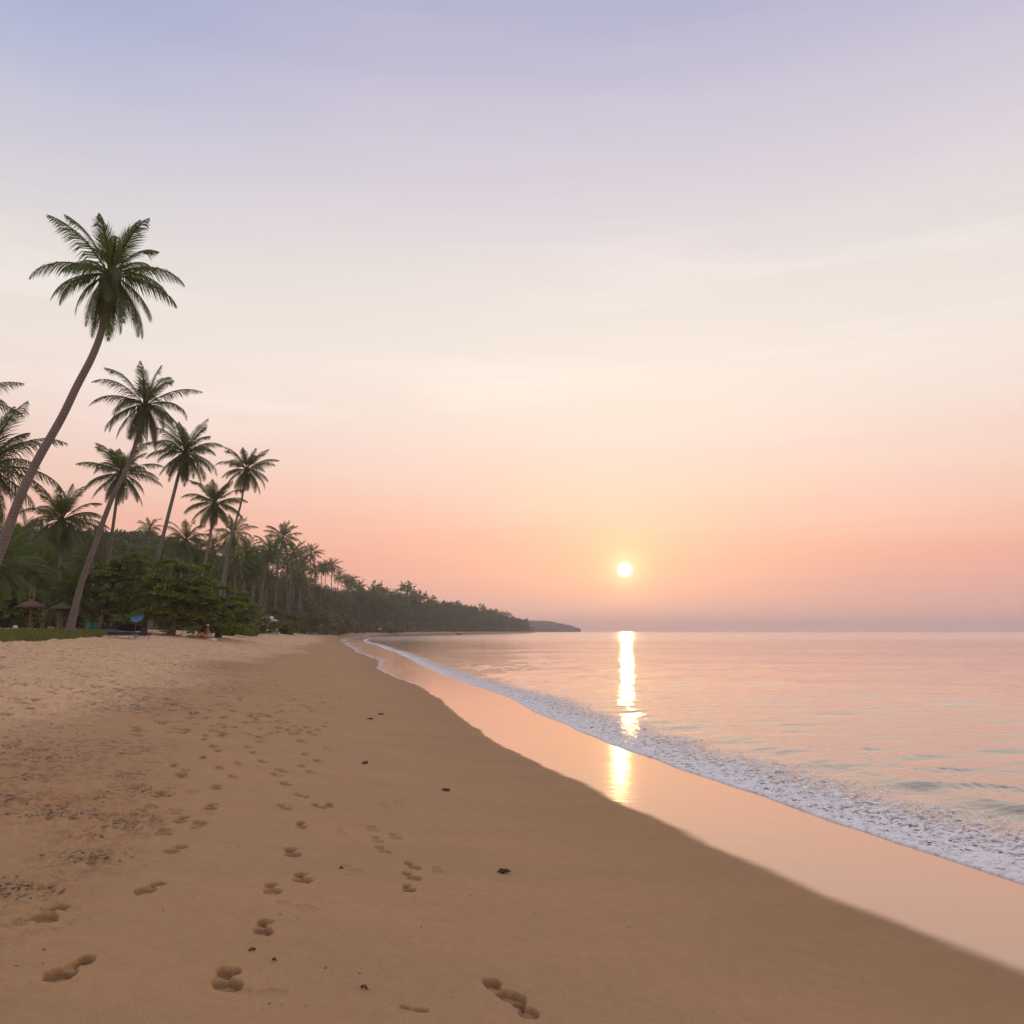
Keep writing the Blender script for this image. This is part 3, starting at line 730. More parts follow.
palm([(222, 629), (224.5, 586), (228, 560), (232.6, 532)], 98, 2.8, 'coconut palm directly under the crown of the rightmost tall palm', 47, .18, 24, 28, 1.05, 0, GP)
palm([(178, 629), (182, 565), (186, 538)], 92, 2.8, 'shorter coconut palm with drooping crown above the leafy tree', 53, .18, 26, 28, 1.1, 0, GP)
palm([(60, 628), (60, 590), (62, 517)], 58, 2.75, 'bushy full coconut palm between the two leaning trunks', 59, .2, 32, 34, 1.12, 0, GP)
palm([(-32, 634), (-26, 560), (-16, 462)], 34, 2.95, 'coconut palm cut off by the left edge, its fronds behind the tallest trunk', 61, .2, 30, 44, 1.05, 0, GP)
palm([(-66, 634), (-52, 500), (-44, 398)], 36, 2.5, 'coconut palm outside the left edge with one frond tip showing', 67, .2, 26, 38, 1.0, 0, GP)
palm([(148, 629), (149, 575), (150, 527)], 150, 2.4, 'small distant coconut palm in front of the wooded hill', 71, .2, 20, 20, 1.0, 0, GP)
# low young palms at the left, no visible trunk
palm([(30, 630), (31, 600), (33, 570)], 62, 3.4, 'low young palm with long fronds above the thatched parasol', 73, .2, 24, 40, .9, 0, 'young palms behind the grass')
palm([(-8, 630), (-7, 600), (-6, 560)], 44, 2.8, 'low young palm at the left edge under the cut off crown', 79, .2, 24, 38, .95, 0, 'young palms behind the grass')
palm([(70, 630), (70, 612), (71, 590)], 55, 2.5, 'low yellowing young palm just behind the foot of the leaning palm', 83, .18, 22, 36, .9, 0, 'young palms behind the grass')
FARP = [((260, 629), (263, 584), (270, 549), 128, 3.0, 'coconut palm with slanting trunk left of a twin palm in the far row'),
        ((274, 629), (277, 575), (283, 536), 150, 3.5, 'tallest coconut palm of the far row, twin of the slanting one'),
        ((288, 629), (290, 590), (294, 551), 175, 3.2, 'coconut palm half sunk in the trees right of the twin palms'),
        ((306, 629), (310, 584), (311, 552), 225, 3.6, 'coconut palm standing clear of the trees, third clump from the twin palms'),
        ((331, 629), (331, 600), (332, 565), 285, 3.7, 'far coconut palm with round crown above the middle of the tree row'),
        ((350, 629), (350, 605), (351, 580), 345, 3.7, 'far small coconut palm before the tree row levels off'),
        ((372, 630), (372, 610), (373, 591), 395, 3.9, 'farthest coconut palm one can tell from the tree row'),
        ((320, 629), (321, 590), (322, 567), 260, 3.0, 'low coconut palm between two far clear palms'),
        ((240, 629), (243, 585), (247, 556), 120, 2.8, 'coconut palm low in the grove left of the slanting one'),
        ((206, 629), (208, 590), (206, 560), 110, 2.6, 'coconut palm deep in the grove with only its crown top showing'),
        ((296, 629), (299, 600), (303, 566), 200, 3.0, 'coconut palm low between the twin palms and the clear one'),
        ((255, 629), (254, 590), (258, 560), 140, 2.8, 'thin coconut palm deep in the grove behind the spreading small tree')]
for i, (a, b, c, Y, Rm, lab) in enumerate(FARP):
    palm([a, b, c], Y, Rm, lab, 101 + i * 7, .22, 22, 20 if Y > 180 else 24, 1.02, 0, 'coconut palms of the far row')

rp = random.Random(88)
GROVE = [(198, 95, 553), (213, 118, 548), (228, 125, 556), (236, 108, 562), (246, 140, 550), (252, 120, 572), (264, 150, 560), (268, 135, 578), (277, 170, 556), (287, 160, 566), (292, 190, 570), (301, 205, 560),
         (299, 180, 580), (315, 235, 572), (326, 265, 570), (339, 300, 578), (345, 320, 582), (360, 365, 588), (384, 430, 594), (396, 470, 596), (84, 90, 560), (126, 100, 556), (160, 96, 560), (172, 110, 549), (18, 70, 545), (92, 80, 545)]
for k, (px, Y, py) in enumerate(GROVE):
    py -= 3
    palm([(px - rp.uniform(-4, 9), 629), (px - rp.uniform(-1, 4), (629 + py) / 2), (px, py)], Y, (2.7 if Y < 150 else 3.3) * rp.uniform(.85, 1.1),
         'coconut palm deep in the crowded grove, its crown among other crowns', 900 + k * 3, .17, 22, 20, rp.uniform(.95, 1.15), 0, 'coconut palms deep in the grove')
# ------------------------------------------------------------------ broad-leaved trees, shrubs and woods
BROAD = leaf_mat('broad leaf', (0.055, 0.095, 0.018), (0.20, 0.26, 0.05), 0.35, 0.5, 0.5)
WOOD_LEAF = leaf_mat('woodland leaf', (0.045, 0.064, 0.02), (0.13, 0.15, 0.05), 0.25, 0.25, 0.6)
BARK = bark_mat('tree bark', (0.085, 0.065, 0.05), (0.15, 0.12, 0.095), False)
def leaf_quads(cent, size, r, flat=0.0, aspect=.5):
    """random leaf-sized quads at the given centres"""
    cent = np.asarray(cent); n = len(cent)
    nr = r.normal(size=(n, 3)); nr[:, 2] = nr[:, 2] * (1 - flat) + flat * 2.2 * np.sign(nr[:, 2] + 1e-6) * (0.5 + r.random(n))
    nr /= np.linalg.norm(nr, axis=1)[:, None]
    a = np.cross(nr, r.normal(size=(n, 3))); a /= np.linalg.norm(a, axis=1)[:, None]; b = np.cross(nr, a)
    s = size * r.uniform(.6, 1.3, n)[:, None]
    a = a * s; b = b * s * aspect
    return np.stack([cent - a, cent + b * .9 - a * .1, cent + a, cent - b * .9 - a * .1], 1)
def tiered_tree(px0, px1, pytop, pybot, Y, label, seed, n_leaf=15000, trunk_px=None, leaf=.13):
    """spreading beach tree: short trunk, flat tiers of foliage"""
    r = np.random.default_rng(seed); rr = random.Random(seed)
    cx = (px0 + px1) / 2; tp = trunk_px or cx
    base = at_depth(tp, 630, Y); base.z = ground_z(base.x, base.y)
    t = empty('broadleaf_tree', base, label, 'tree', 'broad leafy trees at the back of the beach')
    Wd = (px1 - px0) / F_PX * Y / 2; ztop = at_depth(cx, pytop, Y).z - base.z; zbot = at_depth(cx, pybot, Y).z - base.z
    ox = at_depth(cx, 600, Y).x - base.x
    b = MB(); tk = [Vector((0, 0, -.1)), Vector((.1, .05, zbot * .5)), Vector((.05, 0, zbot * .95)), Vector((ox * .3, 0, (zbot + ztop) * .5)), Vector((ox * .6, 0, ztop * .9))]
    b.tube(catmull(tk, 5), list(np.linspace(.30, .06, 21)), 9)
    cl = []
    nt = 4
    for k in range(nt):
        z = zbot + (ztop - zbot) * (k + .4) / nt
        wr = Wd * (.95, 1.05, .85, .5)[k]
        m = (10, 11, 9, 5)[k]
        for j in range(m):
            an = 6.283 * j / m + rr.uniform(-.35, .35); q = rr.choice((rr.uniform(.2, .6), rr.uniform(.7, 1.1)))
            p = Vector((ox * (k + 1) / nt + math.cos(an) * wr * q, math.sin(an) * wr * .8 * q, z + rr.uniform(-.3, .3) - .35 * q))
            cl.append((p, Wd * rr.uniform(.16, .38), k))
            mid = Vector((p.x * .45, p.y * .45, z - .35))
            b.tube([Vector((ox * .3 * k / nt, 0, z - .7)), mid, p], [.07, .045, .015], 5)
    b.build('trunk', BARK, t)
    per = n_leaf // len(cl); pts = []
    for p, s, k in cl:
        g = r.normal(size=(per, 3)) * np.array((s * .62, s * .55, .06 + s * .05)); 
        # twigs: sub clumps inside a tier
        sub = r.normal(size=(10, 3)) * np.array((s * .6, s * .55, .06)); g = g * .45 + sub[r.integers(0, 10, per)] 
        pts.append(np.array(p) + g - np.array([0, 0, 1.]) * (np.hypot(g[:, 0], g[:, 1]) ** 2 / max(s, .1) * .16)[:, None])
    Q = leaf_quads(np.concatenate(pts), leaf, r, .45, .55)
    link('crown', quads_mesh('crown', Q), BROAD, t); return t
tiered_tree(84, 178, 548, 610, 57, 'wide dark tiered tree left of the slim palm that rises through it', 201, 16000, 104)
tiered_tree(140, 226, 552, 615, 55, 'bright green spreading tree sheltering the people in deck chairs', 207, 17000, 171)
tiered_tree(172, 226, 582, 619, 58, 'lower green tree in front with foliage near the sand', 209, 9000, 204)
tiered_tree(216, 262, 590, 624, 62, 'small spreading tree, rightmost of the leafy ones, beside a green patch', 213, 9000, 218)
tiered_tree(-30, 52, 585, 612, 62, 'dark leafy tree behind the thatched parasol', 217, 9000, 12)

def wood_tree_meshes(seed, kind):
    """unit-height tree: crown of leaf sprays (0..1 high) and a trunk with limbs"""
    r = np.random.default_rng(seed); rr = random.Random(seed)
    b = MB(); b.tube([(0, 0, -.02), (.01, 0, .3), (0, .01, .6), (.01, 0, .93)], [.018, .014, .009, .003], 7)
    pts = []; n = 4200
    cl = []
    for k in range(46):
        z = rr.uniform(.16, .98)
        wmax = {'feather': .20 * (1 - z) ** .55 + .03, 'round': .27 * math.sqrt(max(.03, 1 - ((z - .58) / .46) ** 2)), 'tall': .15 * math.sqrt(max(.04, 1 - ((z - .55) / .47) ** 2))}[kind]
        an = rr.uniform(0, 6.283); q = math.sqrt(rr.random())
        p = (math.cos(an) * wmax * q, math.sin(an) * wmax * q, z)
        cl.append((p, rr.uniform(.03, .065)))
        if k % 2 == 0: b.tube([(0, 0, max(.1, z - .12)), (p[0] * .5, p[1] * .5, z - .04), p], [.006, .004, .0015], 4)
    per = n // len(cl)
    for p, s in cl:
        g = r.normal(size=(per, 3)) * np.array((s, s, s * .75)); pts.append(np.array(p) + g)
    P = np.concatenate(pts); P[:, 2] = np.clip(P[:, 2], .02, 1.04)
    Q = leaf_quads(P, .017 if kind != 'feather' else .020, r, 0 if kind == 'feather' else .25, .5 if kind != 'feather' else .28)
    return b.mesh('trunk'), quads_mesh('crown', Q)
WOODS = {}
for i, k in enumerate(['feather', 'round', 'tall', 'round', 'feather']):
    tm, cm = wood_tree_meshes(300 + i * 5, k); tm.materials.append(BARK); cm.materials.append(WOOD_LEAF); WOODS[i] = (tm, cm, k)
WLAB = {'feather': 'feathery dark tree in the dense grove behind the beach palms', 'round': 'bushy round topped dark tree in the grove behind the beach palms',
        'tall': 'narrow tall dark tree in the grove behind the beach palms'}
def inland(Y, dd):
    """point dd metres inland of the waterline at depth Y"""
    i = int(np.argmin(np.abs(SH[:185, 1] - Y)))
    sx = float(np.interp(Y, SH[:185, 1], SH[:185, 0])); tx, ty = SH[i + 1] - SH[i - 1]; L = math.hypot(tx, ty)
    return sx - ty / L * dd, Y + tx / L * dd
def wood_tree(x, y, h, kind_i, rr, wide=1.0):
    tm, cm, k = WOODS[kind_i]
    t = empty('forest_tree', (x, y, ground_z(x, y) - .05), WLAB[k], 'tree', WLAB[k].replace('dark tree', 'dark trees'), rr.uniform(0, 6.28))
    t.scale = (h * wide * rr.uniform(.9, 1.2), h * wide * rr.uniform(.9, 1.2), h)
    link('trunk', tm, None, t); link('crown', cm, None, t); return t
rr = random.Random(19)
Yc = 66.0
while Yc < 400:
    for row in range(3):
        x, y = inland(Yc + rr.uniform(-2, 2), rr.uniform(19, 23) + row * rr.uniform(6.5, 9) + (9 if Yc < 95 else 0) + (3 if Yc<150 else 0))
        if y < 52: continue
        h = np.interp(Yc, [60, 100, 140, 170, 200, 260, 300, 340, 400], [6.2, 8.8, 11.2, 12.6, 14.2, 16.5, 17.5, 17, 17.5]) * rr.uniform(.70, 1.1) * (1 + .06 * row)
        wood_tree(x, y, h, rr.randrange(5), rr, 1.25 if Yc < 160 else 1.1)
    Yc += np.interp(Yc, [60, 150, 400], [6.0, 8.0, 12.5])

# bushes that close the view under the crowns
def shrub(px, py, Y, wpx, hpx, label, seed, mat=None, n=2600):
    r = np.random.default_rng(seed); base = at_depth(px, py, Y); base.z = ground_z(base.x, base.y)
    Wm, Hm = wpx / F_PX * Y / 2, hpx / F_PX * Y
    t = empty('shrub', base, label, 'shrub', 'green bushes at the back of the beach' if mat else 'dark shrubs under the trees')
    b = MB()
    for k in range(7):
        an = k * .9; q = Vector((math.cos(an) * Wm * .6, math.sin(an) * Wm * .4, Hm * .75)); b.tube([(0, 0, -.05), q * .5 + Vector((0, 0, .1)), q], [.04, .025, .008], 5)
    b.build('stem', BARK, t)
    c = r.normal(size=(26, 3)) * np.array((Wm * .45, Wm * .35, Hm * .25)) + np.array((0, 0, Hm * .52)); c[:, 2] = np.clip(c[:, 2], Hm * .1, Hm)
    P = c[r.integers(0, 26, n)] + r.normal(size=(n, 3)) * np.array((.28, .28, .22)) * max(.6, Hm / 2)
    P[:, 2] = np.clip(P[:, 2], .02, Hm * 1.1)
    link('foliage', quads_mesh('foliage', leaf_quads(P, .13 * max(1, Y / 60), r, .2, .5)), mat or WOOD_LEAF, t)
SHR = [(-12, 66, 60, 34, 'leftmost dark shrub, half outside the picture'), (22, 70, 60, 34, 'dark shrub behind the thatched parasol'), (50, 66, 50, 36, 'dark shrub behind the bare standing figure'),
       (82, 70, 56, 38, 'dark shrub behind the teal barrels'), (112, 72, 56, 36, 'dark shrub behind the upturned boat'), (142, 72, 50, 34, 'dark shrub behind the blue parasol'),
       (168, 74, 50, 30, 'dark shrub behind the pink deck chair'), (196, 78, 50, 28, 'dark shrub behind the seated figure'), (232, 96, 44, 24, 'dark shrub behind the small spreading tree'),
       (268, 128, 40, 20, 'dark shrub behind the row of white chairs'), (300, 185, 44, 18, 'far dark shrub at the foot of the grove'), (330, 250, 40, 18, 'farthest dark shrub at the foot of the grove'),
       (250, 110, 40, 24, 'dark shrub under the slanting far palm'), (284, 150, 40, 20, 'dark shrub under the twin palms'), (316, 215, 40, 18, 'dark shrub below the clear far palm')]
for i, (px, Y, wd, hh, lab) in enumerate(SHR): shrub(px, 630, Y + (16 if Y < 90 else 0), wd, hh, lab, 500 + i)

for k, (px, Y, wd, hh, lab) in enumerate(((228, 74, 34, 15, 'bright green bush at the foot of the small spreading tree'), (252, 84, 34, 12, 'bright green bush right of the small spreading tree, at the green patch'),
        (76, 66, 26, 22, 'yellow green bush right beside the foot of the leaning palm'), (4, 64, 44, 30, 'bright green bush at the left edge behind the beach ball'), (285, 140, 30, 12, 'bright green bush in front of the twin palms'), (112, 64, 34, 14, 'green bush behind the upturned boat'))):
    shrub(px, 630, Y, wd, hh, lab, 640 + k, BROAD, 3200)
Yc = 190.0; rs = random.Random(31)
while Yc < 410:
    x, y = inland(Yc, 15 + rs.uniform(0, 2)); px_ = 512 + F_PX * x / y
    shrub(px_, 630, y, 60 * 230 / y, 15 * 230 / y, 'dark scrub in the unbroken low belt at the foot of the far trees', 700 + int(Yc), None, 1800); Yc += 11.5
# far row of trees to the headland tip: one mass in the photo
def far_woods():
    r = np.random.default_rng(77); rr = random.Random(77); Qs = []
    Yc = 395.0
    while Yc < 962:
        for row in range(3):
            x, y = inland(Yc + rr.uniform(-4, 4), 17 + row * 9 + rr.uniform(-2, 3))
            h = np.interp(Yc, [400, 520, 650, 800, 930], [19.5, 20, 19.5, 17, 12.5]) * (1 + rr.gauss(0, .13)) * (.92 + .06 * row)
            if row == 2 and rr.random() < .18: h *= 1.18
            tm, cm, k = WOODS[rr.choice((0, 2, 4, 0))]
            n = len(cm.vertices); co = np.empty(n * 3, np.float32); cm.vertices.foreach_get('co', co)
            q = co.reshape(-1, 4, 3)[:: 7].copy(); c = q.mean(1, keepdims=True); q = c + (q - c) * 2.4
            a = rr.uniform(0, 6.28); ca, sa = math.cos(a), math.sin(a); q = q * h * np.array((1.15, 1.15, 1))
            q = np.stack([q[..., 0] * ca - q[..., 1] * sa, q[..., 0] * sa + q[..., 1] * ca, q[..., 2]], -1)
            Qs.append(q + np.array((x, y, 1.2)))
            m_ = 160; lo = np.stack([r.normal(0, 3.2, m_), r.normal(0, 2.5, m_), np.abs(r.normal(0, 2.6, m_)) + .1], -1) + np.array((x, y, 1.2))
            Qs.append(leaf_quads(lo, .8, r, .1, .6))
        Yc += 6.5
    o = link('woods', quads_mesh('woods', np.concatenate(Qs)), WOOD_LEAF); tag(o, 'long dark row of far trees running out to the headland', 'woods', kind='stuff')
far_woods()

# wooded hill behind the palms and a low headland far off
def hill(name, cx, cy, rx, ry, h, rz, label, leafn, leafs, seed, green):
    n = 70; g = np.linspace(-1, 1, n); U, Vv = np.meshgrid(g, g)
    rad = np.sqrt(U ** 2 + Vv ** 2)
    H = h * np.clip(1 - rad ** 2, 0, 1) ** .9 * (1 + .16 * fbm(U * 3, Vv * 3, 3, seed)) - (rad > .97) * 3
    ca, sa = math.cos(rz), math.sin(rz)
    X = cx + U * rx * ca - Vv * ry * sa; Y = cy + U * rx * sa + Vv * ry * ca
    Z = H - .5 + 1.0
    o = link(name, grid_mesh(name, np.stack([X, Y, Z], -1), n, n), plain(name + ' soil', green, .9, .3, .2)); tag(o, label, 'hill', kind='structure')
    r = np.random.default_rng(seed)
    uu = r.uniform(-.98, .98, (leafn, 2)); m = (uu ** 2).sum(1) < .95; uu = uu[m]
    q = np.sqrt((uu ** 2).sum(1)); hz = h * np.clip(1 - q ** 2, 0, 1) ** .9
    hz = hz * (1 + .16 * fbm(uu[:, 0] * 3, uu[:, 1] * 3, 3, seed)) + .5
    tree = np.abs(fbm(uu[:, 0] * rx / 9, uu[:, 1] * ry / 9, 2, seed + 9)) * (7 if leafs < 1 else 2) * leafs
    P = np.stack([cx + uu[:, 0] * rx * ca - uu[:, 1] * ry * sa, cy + uu[:, 0] * rx * sa + uu[:, 1] * ry * ca, hz + r.random(len(uu)) * (1.0 * leafs + tree)], -1)
    w_ = link('woods', quads_mesh('woods', leaf_quads(P, leafs, r, .2, .6)), WOOD_LEAF)
    tag(w_, 'unbroken green woodland covering the ' + ('hill behind the palms' if name == 'hill' else 'far low headland'), 'woods', kind='stuff')
hill('hill', -122, 225, 75, 60, 27, 0.3, 'rounded wooded hill behind the coconut palms', 52000, .75, 3, (0.05, 0.06, 0.03))
hill('headland', 50, 1950, 118, 160, 21, 0.0, 'low blue grey headland far across the bay', 30000, 2.2, 5, (0.05, 0.06, 0.04))

# ------------------------------------------------------------------ grass
def build_grass():
    r = np.random.default_rng(5); rr = random.Random(5)
    GR = leaf_mat('grass blade', (0.06, 0.085, 0.02), (0.17, 0.19, 0.055), .3, 1.5, .6, (0.30, 0.24, 0.12))
    pts = []
    edge = np.array([(-30, 645), (0, 642.5), (25, 641.5), (40, 640.5), (58, 639.5), (80, 638.4), (97, 636.6), (112, 635.0), (118, 633)])
    for k in range(30000):
        px = rr.uniform(-30, 118); pe = np.interp(px, edge[:, 0], edge[:, 1])
        py = 630.5 + (pe - 630.5) * rr.random() ** .9 + rr.gauss(0, .25) + .9 * math.sin(px * .33) * math.sin(px * .13 + 1) 
        pts.append((px, py))
    P = []
    for px, py in pts: 
        pass
    # solve ground hits on a coarse table, then interpolate
    tx = np.linspace(-34, 122, 40); ty = np.linspace(629.6, 647, 60)
    tab = np.array([[tuple(ground_at(x, y)) for y in ty] for x in tx])
    A = np.array(pts); ix = np.clip((A[:, 0] - tx[0]) / (tx[1] - tx[0]), 0, 38.99); iy = np.clip((A[:, 1] - ty[0]) / (ty[1] - ty[0]), 0, 58.99)
    i, j = ix.astype(int), iy.astype(int); fx, fy = (ix - i)[:, None], (iy - j)[:, None]
    G = (tab[i, j] * (1 - fx) + tab[i + 1, j] * fx) * (1 - fy) + (tab[i, j + 1] * (1 - fx) + tab[i + 1, j + 1] * fx) * fy
    G = G[G[:, 1] < 75]
    keep = fbm(G[:, 0] * .45, G[:, 1] * .45, 3, 9) > -.28
    G = G[keep]; n = len(G)
    G[:, 2] = base_height(shore_dist(G[:, 0], G[:, 1])) + .0
    an = r.uniform(0, 6.283, n); h = r.uniform(.06, .17, n); w_ = r.uniform(.012, .03, n); lean = r.normal(size=(n, 2)) * .5
    sx, sy = np.cos(an) * w_, np.sin(an) * w_
    o3 = lambda a, b, c: np.stack([a, b, c], -1)
    tip = o3(lean[:, 0] * h, lean[:, 1] * h, h); s3 = o3(sx, sy, sx * 0)
    Q = np.stack([G - s3 - [0, 0, .02], G + s3 - [0, 0, .02], G + tip + s3 * .2, G + tip - s3 * .2], 1)
    tag(link('grass', quads_mesh('grass', Q), GR), 'ragged patch of short green grass at the back of the beach', 'grass', kind='stuff')
build_grass()


# ------------------------------------------------------------------ things under the trees
def spot(px, Y, dz=0.0):
    b = at_depth(px, 630, Y); b.z = ground_z(b.x, b.y) + dz; return b
THATCH = plain('dry thatch', (0.13, 0.10, 0.07), 0.95, 0.35, 9, 0.8); POLE = plain('weathered pole', (0.20, 0.155, 0.11), 0.85, 0.25)
WHITE = plain('white plastic', (0.74, 0.73, 0.72), 0.45, 0.06); TEAL = plain('teal plastic', (0.02, 0.30, 0.32), 0.45, 0.1)
NAVY = plain('navy canvas', (0.02, 0.025, 0.09), 0.8, 0.15); BLUE = plain('blue canvas', (0.12, 0.33, 0.62), 0.75, 0.1)
PINK = plain('pink canvas', (0.55, 0.17, 0.18), 0.8, 0.12); ORANGE = plain('orange cushion', (0.60, 0.22, 0.06), 0.8, 0.1)
DARKW = plain('dark boat paint', (0.035, 0.028, 0.025), 0.6, 0.3); GREY = plain('grey metal', (0.25, 0.25, 0.26), 0.4, 0.1, metallic=0.6)
SKIN = plain('skin', (0.42, 0.24, 0.16), 0.6, 0.08); HAIR = plain('dark hair', (0.02, 0.015, 0.012), 0.6, 0.2)
YEL = plain('yellow green plastic', (0.38, 0.40, 0.08), 0.5, 0.1); CLOTHW = plain('pale cloth', (0.62, 0.55, 0.52), 0.9, 0.15)

def thatch_parasol(px, Y, r_, h, label, frame, seed):
    random.seed(seed); t = empty('thatched_parasol', spot(px, Y), label, 'parasol')
    MB().tube([(0, 0, -.1), (.015, 0, h * .5), (0, 0, h + (.06 if not frame else .05))], [.05, .045, .035], 8).build('post', POLE, t)
    b = MB(); b.lathe([(.04, h), (r_ * .34, h * .93), (r_ * .7, h * .845), (r_, h * .75), (r_ * .97, h * .73), (r_ * .6, h * .82), (.05, h * .93)], n=22, jitter=.07)
    for k in range(120):
        an = random.uniform(0, 6.283); q = random.uniform(.8, 1.02) * r_; z = h * (.75 + .09 * (r_ - q) / r_)
        b.tube([(math.cos(an) * q, math.sin(an) * q, z + .02), (math.cos(an) * (q + .07), math.sin(an) * (q + .07), z - random.uniform(.04, .14))], [.012, .004], 3)
    b.build('thatch', THATCH, t)
    if frame:
        b = MB()
        for sx in (-.14, .14): b.box((sx, 0, h + .38), (.06, .06, .80))
        b.box((0, 0, h + .81), (.40, .065, .06)); b.box((0, 0, h - .0), (.40, .065, .06)); b.build('top_frame', POLE, t)
    random.seed(99)
thatch_parasol(29, 52, .86, 1.9, 'thatched parasol with a pale upright frame on top, left of the leaning palm', True, 1)
thatch_parasol(61, 54, .82, 1.85, 'plain thatched parasol right behind the foot of the leaning palm', False, 2)

def skin_body(joints, edges, radii, name):
    me = bpy.data.meshes.new(name); me.from_pydata(joints, edges, []); o = bpy.data.objects.new(name, me); C.objects.link(o)
    mod = o.modifiers.new('s', 'SKIN'); lay = me.skin_vertices[0] if me.skin_vertices else None
    if lay is None:
        bpy.context.view_layer.objects.active = o; lay = me.skin_vertices.new().data if hasattr(me.skin_vertices, 'new') else None
    for i, r_ in enumerate(radii): lay.data[i].radius = (r_, r_)
    lay.data[0].use_root = True
    sub = o.modifiers.new('d', 'SUBSURF'); sub.levels = 1; sub.render_levels = 1
    dg = bpy.context.evaluated_depsgraph_get(); dg.update()
    res = bpy.data.meshes.new_from_object(o.evaluated_get(dg)); bpy.data.objects.remove(o)
    res.polygons.foreach_set('use_smooth', [True] * len(res.polygons)); res.name = name; return res
def person(px, Y, pose, label, clothes, cap=None, rz=0.0, sc=1.0, dz=0.0):
    t = empty('person', spot(px, Y, dz), label, 'person', None, rz); t.scale = (sc, sc, sc)
    if pose == 'stand':
        J = [(0, 0, .92), (0, 0, 1.12), (0, .0, 1.36), (0, 0, 1.47), (0, -.02, 1.56), (0, -.02, 1.70),
             (.09, 0, .88), (.10, -.02, .50), (.10, .03, .09), (.11, -.10, .04), (-.09, 0, .88), (-.10, .02, .50), (-.11, .06, .09), (-.12, -.07, .04),
             (.17, 0, 1.38), (.24, .03, 1.10), (.25, -.05, .86), (.25, -.07, .77), (-.17, 0, 1.38), (-.25, .02, 1.10), (-.26, -.05, .86), (-.26, -.07, .77)]
        hz = 1.64; hy = -.02
    else:   # seated on the ground, knees up, leaning back on the hands
        J = [(0, 0, .12), (0, .07, .32), (0, .13, .55), (0, .13, .66), (0, .10, .74), (0, .09, .88),
             (.09, -.02, .12), (.12, -.38, .42), (.12, -.62, .08), (.13, -.74, .04), (-.09, -.02, .12), (-.12, -.40, .40), (-.12, -.66, .08), (-.13, -.78, .04),
             (.17, .13, .56), (.24, .26, .32), (.24, .34, .08), (.24, .36, .03), (-.17, .13, .56), (-.24, -.10, .40), (-.18, -.32, .44), (-.16, -.40, .45)]
        hz = .82; hy = .09
    E = [(0, 1), (1, 2), (2, 3), (3, 4), (4, 5), (0, 6), (6, 7), (7, 8), (8, 9), (0, 10), (10, 11), (11, 12), (12, 13), (2, 14), (14, 15), (15, 16), (16, 17), (2, 18), (18, 19), (19, 20), (20, 21)]
    Rr = [.13, .12, .13, .055, .085, .075, .085, .06, .042, .035, .085, .06, .042, .035, .055, .042, .034, .028, .055, .042, .034, .028]
    me = skin_body(J, E, Rr, 'body'); link('body', me, SKIN, t)
    b = MB(); b.ball((0, hy + .025, hz + .03), .105, n=10, sq=(1, 1.05, 1.0)); b.build('hair', HAIR, t)
    if cap:
        c = MB(); c.lathe([(.17, hz + .07), (.11, hz + .09), (.11, hz + .13), (.06, hz + .17), (.01, hz + .18)], (0, hy, 0), 14); c.build('hat', cap, t)
    if clothes:
        c = MB()
        if pose == 'stand':
            c.tube([(0, 0, 1.0), (0, 0, .9), (0, 0, .83)], [.155, .185, .18], 12)
            for sx in (-1, 1): c.tube([(sx * .09, 0, .86), (sx * .10, -.01, .64)], [.105, .10], 10)
        else:
            c.tube([(0, .0, .06), (0, .03, .2), (0, .06, .28)], [.16, .17, .15], 12)
            for sx in (-1, 1): c.tube([(sx * .09, -.02, .13), (sx * .115, -.28, .34)], [.11, .085], 10)
        c.build('shorts', clothes, t)
    return t
person(42, 74, 'stand', 'bare person in dark shorts standing beside the thatched parasol', NAVY, None, .6, .90)
person(206, 56, 'sit', 'person in orange shorts and pale hat sitting on the sand under the green tree', ORANGE, WHITE, -.9, 1.0)

def barrel(px, Y, label):
    t = empty('plastic_barrel', spot(px, Y), label, 'barrel', 'teal barrels')
    MB().lathe([(.0, 0), (.14, 0), (.155, .05), (.15, .16), (.16, .18), (.16, .36), (.15, .38), (.15, .50), (.13, .52)], n=16).build('body', TEAL, t)
    MB().lathe([(.14, .515), (.15, .53), (.14, .555), (.04, .565), (0, .565)], n=16).build('lid', TEAL, t)
barrel(88, 55, 'left teal barrel of a pair right of the leaning palm'); barrel(94.5, 55.6, 'right teal barrel of a pair, nearer the leafy tree')
t = empty('storage_chest', spot(111, 57), 'low dark teal storage chest between the barrels and the upturned boat', 'chest')
MB().box((0, 0, .15), (.85, .4, .28)).build('body', plain('dark teal', (.015, .13, .15), .5), t); MB().box((0, 0, .315), (.89, .44, .045)).build('lid', TEAL, t)
t = empty('plastic_crate', spot(51, 54), 'small yellow green crate lying on the grass behind the leaning palm', 'crate')
b = MB()
for sx, sy, wx, wy in ((0, .11, .36, .02), (0, -.11, .36, .02), (.18, 0, .02, .20), (-.18, 0, .02, .20)): b.box((sx, sy, .1), (wx, wy, .18))
b.box((0, 0, .02), (.34, .2, .02)); b.build('body', YEL, t)
t = empty('beach_ball', spot(15, 46, .13), 'white beach ball lying in the shade at the left edge', 'ball'); o = MB().ball((0, 0, 0), .13, n=14).build('shell', WHITE, t)

